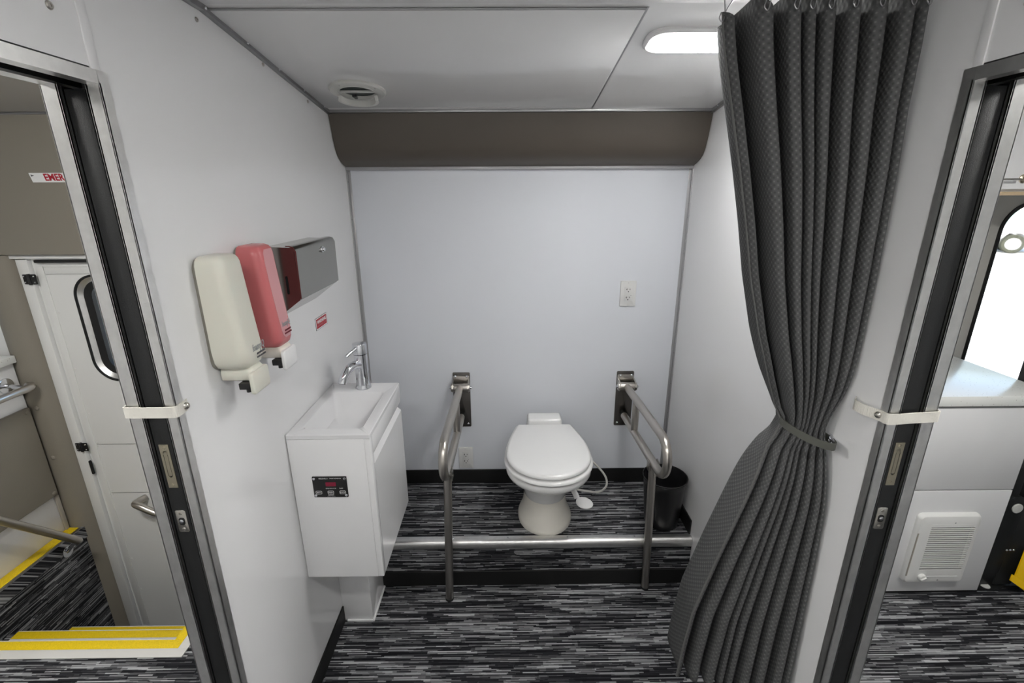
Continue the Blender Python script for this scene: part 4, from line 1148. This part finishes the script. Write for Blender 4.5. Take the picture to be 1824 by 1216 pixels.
bm = new(); cyl(bm, (-2.165, 1.925, -0.055), (-2.157, 1.925, -0.055), 0.028, n=24, bev=0.002); cyl(bm, (-2.16, 1.925, -0.055), (-2.09, 1.905, 0.018), 0.009, n=12); obj('bracket', bm, M_CHROME, sr)

# yellow nosings
def nosing(label, x0, x1, y, z, corner=False):
    t_ = thing('stair_nosing', label, 'stair nosing', ((x0 + x1) / 2, y, z), 'stair nosings')
    bm = new()
    box(bm, x0, x1, y - 0.070, y - 0.0355, z, z + 0.004, 0.001)
    if corner: box(bm, x1 - 0.036, x1, y - 0.0355, 1.445, z, z + 0.004, 0.001)
    obj('white_edge', bm, mat('white_nosing', (0.66, 0.65, 0.62, 1), 0.4) if 'white_nosing' not in MATS else MATS['white_nosing'], t_)
    bm = new()
    q = x1 - 0.036 if corner else x1
    box(bm, x0, q, y - 0.0355, y, z, z + 0.0045, 0.001)
    if corner: box(bm, q - 0.034, q, y, 1.445, z, z + 0.0045, 0.001)
    obj('yellow_tread', bm, M_YEL, t_)
    bm = new(); box(bm, x0, q - (0.034 if corner else 0), y, y + 0.004, z - 0.025, z + 0.0045, 0.001); obj('front_lip', bm, MATS['white_nosing'], t_)
nosing('long yellow and white nosing along the top stair edge', -2.16, -1.195, 1.383, 0.0, True)
nosing('yellow nosing on the middle stair', -2.13, -1.262, 1.604, -0.20)
nosing('yellow nosing on the lowest stair', -2.13, -1.262, 1.803, -0.40)
t_ = thing('stair_nosing', 'yellow nosing along the foot of the white console', 'stair nosing', (-2.2, 1.6, 0), 'stair nosings')
bm = new(); box(bm, -2.230, -2.178, 0.6, 2.026, 0.0, 0.0045, 0.001); obj('yellow_tread', bm, M_YEL, t_)
bm = new(); box(bm, -2.178, -2.162, 0.6, 2.026, -0.03, 0.004, 0.002); obj('front_lip', bm, M_ALUD, t_)

# ================================================================== GALLEY SIDE (right)
CX0, CX1, CY = XR + 0.10, 1.945, 1.562
G = thing('galley_cabinet', 'white drawer cabinet right of the aisle, under the speckled countertop', 'cabinet', (1.4, 1.8, 0))
bm = new(); box(bm, CX0, CX1, CY + 0.019, 2.055, 0.0, 0.852, 0.001); obj('body', bm, M_WALL, G)
bm = new(); box(bm, CX0, CX1, CY, CY + 0.0185, 0.500, 0.845, 0.0015); obj('drawer_front', bm, M_WALL, G)
bm = new(); box(bm, CX0, CX1, CY, CY + 0.0185, 0.012, 0.4955, 0.0015); obj('lower_panel', bm, M_WALL, G)
bm = new(); box(bm, CX0, CX1 - .004, CY + 0.004, CY + 0.03, 0.0, 0.012); obj('toe_strip', bm, M_BLACK, G)
bm = new(); box(bm, CX0 - 0.0, 1.992, 1.552, 2.058, 0.857, 0.896, 0.002)
tag(obj('countertop', bm, M_STONE), 'pale speckled galley countertop under the bright window', 'countertop')
# heater
H = thing('wall_heater', 'white louvred wall heater set in the lower galley cabinet', 'heater', (1.72, CY, 0.07))
Mh = frame((1.722, CY, 0.236), (1, 0, 0), (0, 0, 1))
W_, H_ = 0.245, 0.325
bm = new()
rr = lambda w_, h_, z_, r_: [(p[0], p[1], z_) for p in rrect(w_, h_, r_, 6)]
def hr_(w_, h_, cx, cy, z_, r_): return [(p[0], p[1], z_) for p in rrect(w_, h_, r_, 6, cx, cy)]
loft(bm, [rr(W_, H_, 0, 0.02), rr(W_, H_, 0.010, 0.02), rr(W_ - 0.012, H_ - 0.012, 0.020, 0.016), rr(W_ - 0.04, H_ - 0.04, 0.024, 0.012),
          hr_(0.172, 0.208, 0.012, 0.010, 0.024, 0.002), hr_(0.172, 0.208, 0.012, 0.010, 0.008, 0.002)], True, True, Mh)
hb = obj('cover', bm, M_HEAT, H, 40)
NL = 23
for k in range(NL):
    z = -0.092 + k * 0.204 / (NL - 1) + 0.010
    bm = new(); prism(bm, [(0.0205, -0.0008), (0.0245, -0.0026), (0.0245, 0.0012), (0.0205, 0.0016)], 0.172, Mh @ frame((0.098, z, 0), (0, 0, 1), (0, 1, 0)))
    obj('slat', bm, M_HEAT, H, 0)
bm = new(); box(bm, -0.074, 0.098, -0.094, 0.114, 0.0082, 0.0095, M=Mh); obj('grille_back', bm, M_DARK, H)
bm = new(); lathe(bm, [(0.016, 0), (0.016, 0.006), (0.013, 0.012), (0.001, 0.013)], (0, 0, 0), 28); bmesh.ops.transform(bm, matrix=Mh @ Matrix.Translation((-0.056, -0.128, 0.023)), verts=bm.verts)
box(bm, -0.012, 0.012, -0.003, 0.003, 0.010, 0.018, 0.001, M=Mh @ Matrix.Translation((-0.056, -0.128, 0.023)) @ Matrix.Rotation(0.5, 4, 'Z')); obj('thermostat_knob', bm, M_HEAT, H)
bm = new(); box(bm, -0.036, 0.09, -0.1275, -0.125, 0.0235, 0.0255, M=Mh); obj('score_line', bm, M_WHITE, H)
for y_ in (0.130, -0.145):
    bm = new(); dome(bm, Mh @ Matrix.Translation((0.015, y_, 0.023)), 0.004, 0.002, 10); obj('screw', bm, M_TRIMW, H)
bm = new(); 
for dx in (-0.1175, -0.1105):
    box(bm, dx, dx + 0.004, -0.125, 0.080, 0.0145, 0.0216, M=Mh)
obj('side_print', bm, M_MARK, H)

# upper cabinet
UC = thing('upper_cabinet', 'white overhead cabinet with a lock above the galley window', 'cabinet', (2.2, 1.75, 1.59))
bm = new(); box(bm, 1.30, 3.0, 1.757, 2.058, 1.598, 1.906, 0.001); obj('body', bm, M_WALL, UC)
bm = new(); box(bm, 1.30, 3.0, 1.740, 1.757, 1.606, 1.905, 0.001); dd_ = obj('door', bm, M_WALL, UC)
bm = new(); box(bm, 1.30, 3.0, 1.740, 1.85, 1.585, 1.5975, 0.001); obj('wood_edge', bm, M_WOOD, UC)
bm = new(); lathe(bm, [(0.015, 0), (0.015, 0.004), (0.010, 0.007), (0.009, 0.005), (0.001, 0.005)], (0, 0, 0), 24); bmesh.ops.transform(bm, matrix=FB(1.807, 1.641, 1.740), verts=bm.verts); obj('lock', bm, M_BRASS, dd_)
bm = new(); tube(bm, smooth_path([(1.62, 1.738, 1.6385), (1.62, 1.715, 1.6385), (1.70, 1.712, 1.6385), (1.768, 1.712, 1.6385), (1.768, 1.722, 1.6385)], 4), 0.0035, n=10); obj('handle', bm, M_STEEL, dd_)

# wall with the window behind the galley
bm = new(); Mw = frame((XR + 0.05, 2.11, -0.06), (1, 0, 0), (0, 0, 1))
WR = (2.105, 2.95, 0.50, 1.556)
holeplate(bm, 3.4 - XR - 0.05, 1.95, (WR[0] - XR - 0.05, WR[1] - XR - 0.05, WR[2] + 0.06, WR[3] + 0.06), 0.048, Mw, 0.12)
struct('wall_galley', bm, mat('galley_grey', (0.45, 0.44, 0.41, 1), 0.35), smooth=40)
wn = sgroup('window_1', ((WR[0] + WR[1]) / 2, 2.08, WR[2]), 'large rounded galley window with black gasket')
bm = new(); rring(bm, WR[0], WR[1], WR[2], WR[3], 0.12, [(0.004, 0), (0.004, -0.006), (-0.004, -0.008), (-0.012, -0.004), (-0.012, 0.03)], 2.062); obj('gasket', bm, M_BLACK, wn, 50)
bm = new(); prism(bm, rrect(WR[1] - WR[0] - 0.02, WR[3] - WR[2] - 0.02, 0.11, 8), 0.004, FB((WR[0] + WR[1]) / 2, (WR[2] + WR[3]) / 2, 2.09)); obj('pane', bm, M_GLASS, wn)
bm = new(); box(bm, 1.93, 2.0, 2.040, 2.061, 0.90, 1.58, 0.004); struct('trim_18', bm, mat('window_post_grey', (0.40, 0.40, 0.38, 1), 0.35), 'grey post left of the galley window')

# wheelchair lift folded by the window
LT = thing('wheelchair_lift', 'folded black wheelchair lift beside the galley cabinet', 'lift', (2.1, 1.7, 0))
bm = new(); prism(bm, [(0, 0), (0.085, 0), (0.115, 0.012), (0.30, 0.012), (0.30, 0.0), (0.34, 0.0), (0.34, 0.12), (0, 0.12)], 0.010, frame((1.962, 1.572, 0.001), (1, 0, 0), (0, 1, 0)), bev=0.002)
obj('base_plate', bm, M_LIFT, LT)
bm = new()
prism(bm, [(0, 0), (0.075, 0), (0.082, 0.40)] + [(0.045 + 0.037 * math.cos(a), 0.40 + 0.037 * math.sin(a)) for a in [PI * k / 12 for k in range(13)]] + [(0.008, 0.40)], 0.012, frame((1.968, 1.600, 0.011), (1, 0, 0), (0, 0, 1)), bev=0.002)
obj('link_plate', bm, M_LIFT, LT)
bm = new(); cyl(bm, (2.018, 1.588, 0.395), (2.018, 1.582, 0.395), 0.021, n=28, bev=0.002); obj('bolt_cap', bm, M_VENT, LT)
bm = new(); cyl(bm, (2.0, 1.585, 0.011), (2.0, 1.585, 0.016), 0.017, n=24, bev=0.002); obj('floor_bolt', bm, M_VENT, LT)
bm = new(); box(bm, 1.955, 2.06, 1.625, 1.72, 0.011, 0.85, 0.006); box(bm, 1.998, 2.06, 1.625, 1.72, 0.80, 1.10, 0.006); box(bm, 2.064, 2.30, 1.67, 1.70, 0.20, 0.84, 0.004); obj('upright', bm, M_LIFT, LT)
bm = new(); prism(bm, [(0, 0), (0.07, 0.0), (0.26, 0.30), (0.26, 0.40), (0.02, 0.37)], 0.02, frame((2.03, 1.60, 0.02), (1, 0, 0), (0, 0.15, 1)), bev=0.003); obj('side_plate', bm, M_LIFT, LT)
for k in range(3):
    bm = new(); dome(bm, frame((2.035 + 0.014 * k, 1.5835, 0.195), (1, 0, 0), (0, 0, 1)), 0.005, 0.004, 10); obj('plate_screw', bm, M_CHROME, LT)
# upper bronze arm
ad_ = Vector((0.11, -0.02, 0.62)).normalized()
Ma = frame((2.168, 1.93, 0.60), (0.95, -0.3, 0.0), (0.24, -0.30, 0.95))
bm = new(); box(bm, -0.0, 0.105, 0, 0.95, 0.0, 0.012, 0.003, M=Ma); box(bm, -0.014, -0.001, 0, 0.95, -0.02, 0.014, 0.002, M=Ma); obj('lift_arm', bm, mat('bronze_steel', (0.16, 0.145, 0.12, 1), 0.4, 0.6), LT)
bm = new(); box(bm, 0.004, 0.008, 0, 0.95, 0.012, 0.0145, M=Ma); obj('pinstripe', bm, M_YEL, LT)
bm = new(); cyl(bm, Ma @ Vector((0.06, 0.50, 0.012)), Ma @ Vector((0.06, 0.50, 0.017)), 0.019, n=24, bev=0.002); obj('round_cap', bm, M_VENT, LT)
bm = new(); cyl(bm, Ma @ Vector((0.06, 0.36, 0.012)), Ma @ Vector((0.06, 0.36, 0.0135)), 0.009, n=18); obj('bolt_hole', bm, M_DARK, LT)
bm = new(); box(bm, 0.107, 0.34, 0.05, 0.95, -0.06, -0.03, 0.004, M=Ma); obj('lift_panel', bm, M_LIFT, LT)
# yellow flap
bm = new(); prism(bm, [(0, 0), (0.16, -0.11), (0.20, 0.03), (0.045, 0.115)], 0.006, frame((2.075, 1.560, 0.085), (1, 0.0, 0.0), (0, 0.3, 1)), bev=0.001)
prism(bm, [(0, 0), (0.18, -0.13), (0.18, -0.10), (0.01, 0.025)], 0.006, frame((2.055, 1.555, 0.070), (1, 0, 0), (0, 0.3, 1)), bev=0.001)
obj('ramp_flap', bm, M_YPAINT, LT)

# ================================================================== OUTSIDE
bm = new(); box(bm, -60, 90, 2.6, 120, -1.06, -1.0)
gd = struct('ground', bm, M_CONC, smooth=0); gd['label'] = 'pale concrete yard outside'
bm = new(); box(bm, 3, 40, 9.6, 9.63, -1.0, -0.997); obj('expansion_joint', bm, M_MARK, gd)
# parked white vehicle
wc = Vector((21.9, 20.7, -0.60))
cd = Vector((0.82, -0.57, 0)).normalized(); cn = Vector((cd.y, -cd.x, 0))        # cn towards viewer
if cn.dot(-wc) < 0: cn = -cn
Mc = Matrix(((cd.x, 0, cn.x, wc.x), (cd.y, 0, cn.y, wc.y), (0, 1, 0, -1.0), (0, 0, 0, 1)))
CR = thing('parked_car', 'white vehicle parked in the yard seen through the galley window', 'car', (wc.x, wc.y, -1.0))
bm = new()
prism(bm, [(-0.9, 0.35), (-0.45, 0.35), (-0.42, 0.6), (-0.2, 0.85), (0.2, 0.85), (0.42, 0.6), (0.45, 0.35), (2.6, 0.35), (2.65, 0.7), (2.85, 0.85), (3.1, 0.85), (3.4, 0.4), (3.8, 0.4), (3.8, 1.25), (2.7, 1.35), (2.1, 2.0), (0.0, 2.05), (-0.6, 1.95), (-0.9, 1.2)], 1.7, Mc @ Matrix.Translation((0, 0, -1.7)), bev=0.04)
obj('body', bm, M_CAR, CR)
for (a, b, c_, d_) in ((-0.6, -0.05, 1.25, 1.85), (0.05, 1.1, 1.25, 1.85), (1.2, 2.1, 1.25, 1.85)):
    bm = new(); prism(bm, rrect(b - a, d_ - c_, 0.1, 5, (a + b) / 2, (c_ + d_) / 2), 0.02, Mc); obj('side_window', bm, M_CGLASS, CR)
for xx in (0.0, 2.98):
    for zz in (-0.22, -1.5):
        bm = new()
        Mx = Mc @ Matrix.Translation((xx, 0.40, zz))
        loft(bm, [[(r * math.cos(2 * PI * k / 32), r * math.sin(2 * PI * k / 32), z) for k in range(32)] for r, z in ((0.24, 0.24), (0.36, 0.25), (0.40, 0.20), (0.40, 0.02), (0.36, 0.0), (0.2, 0.0))], True, False, Mx)
        wl = obj('wheel', bm, M_TYRE, CR, 50)
        bm = new(); loft(bm, [[(r * math.cos(2 * PI * k / 24), r * math.sin(2 * PI * k / 24), z) for k in range(24)] for r, z in ((0.25, 0.22), (0.24, 0.262), (0.14, 0.25), (0.05, 0.262), (0.01, 0.262))], False, True, Mx)
        obj('wheel_rim', bm, M_CAR, wl, 30)
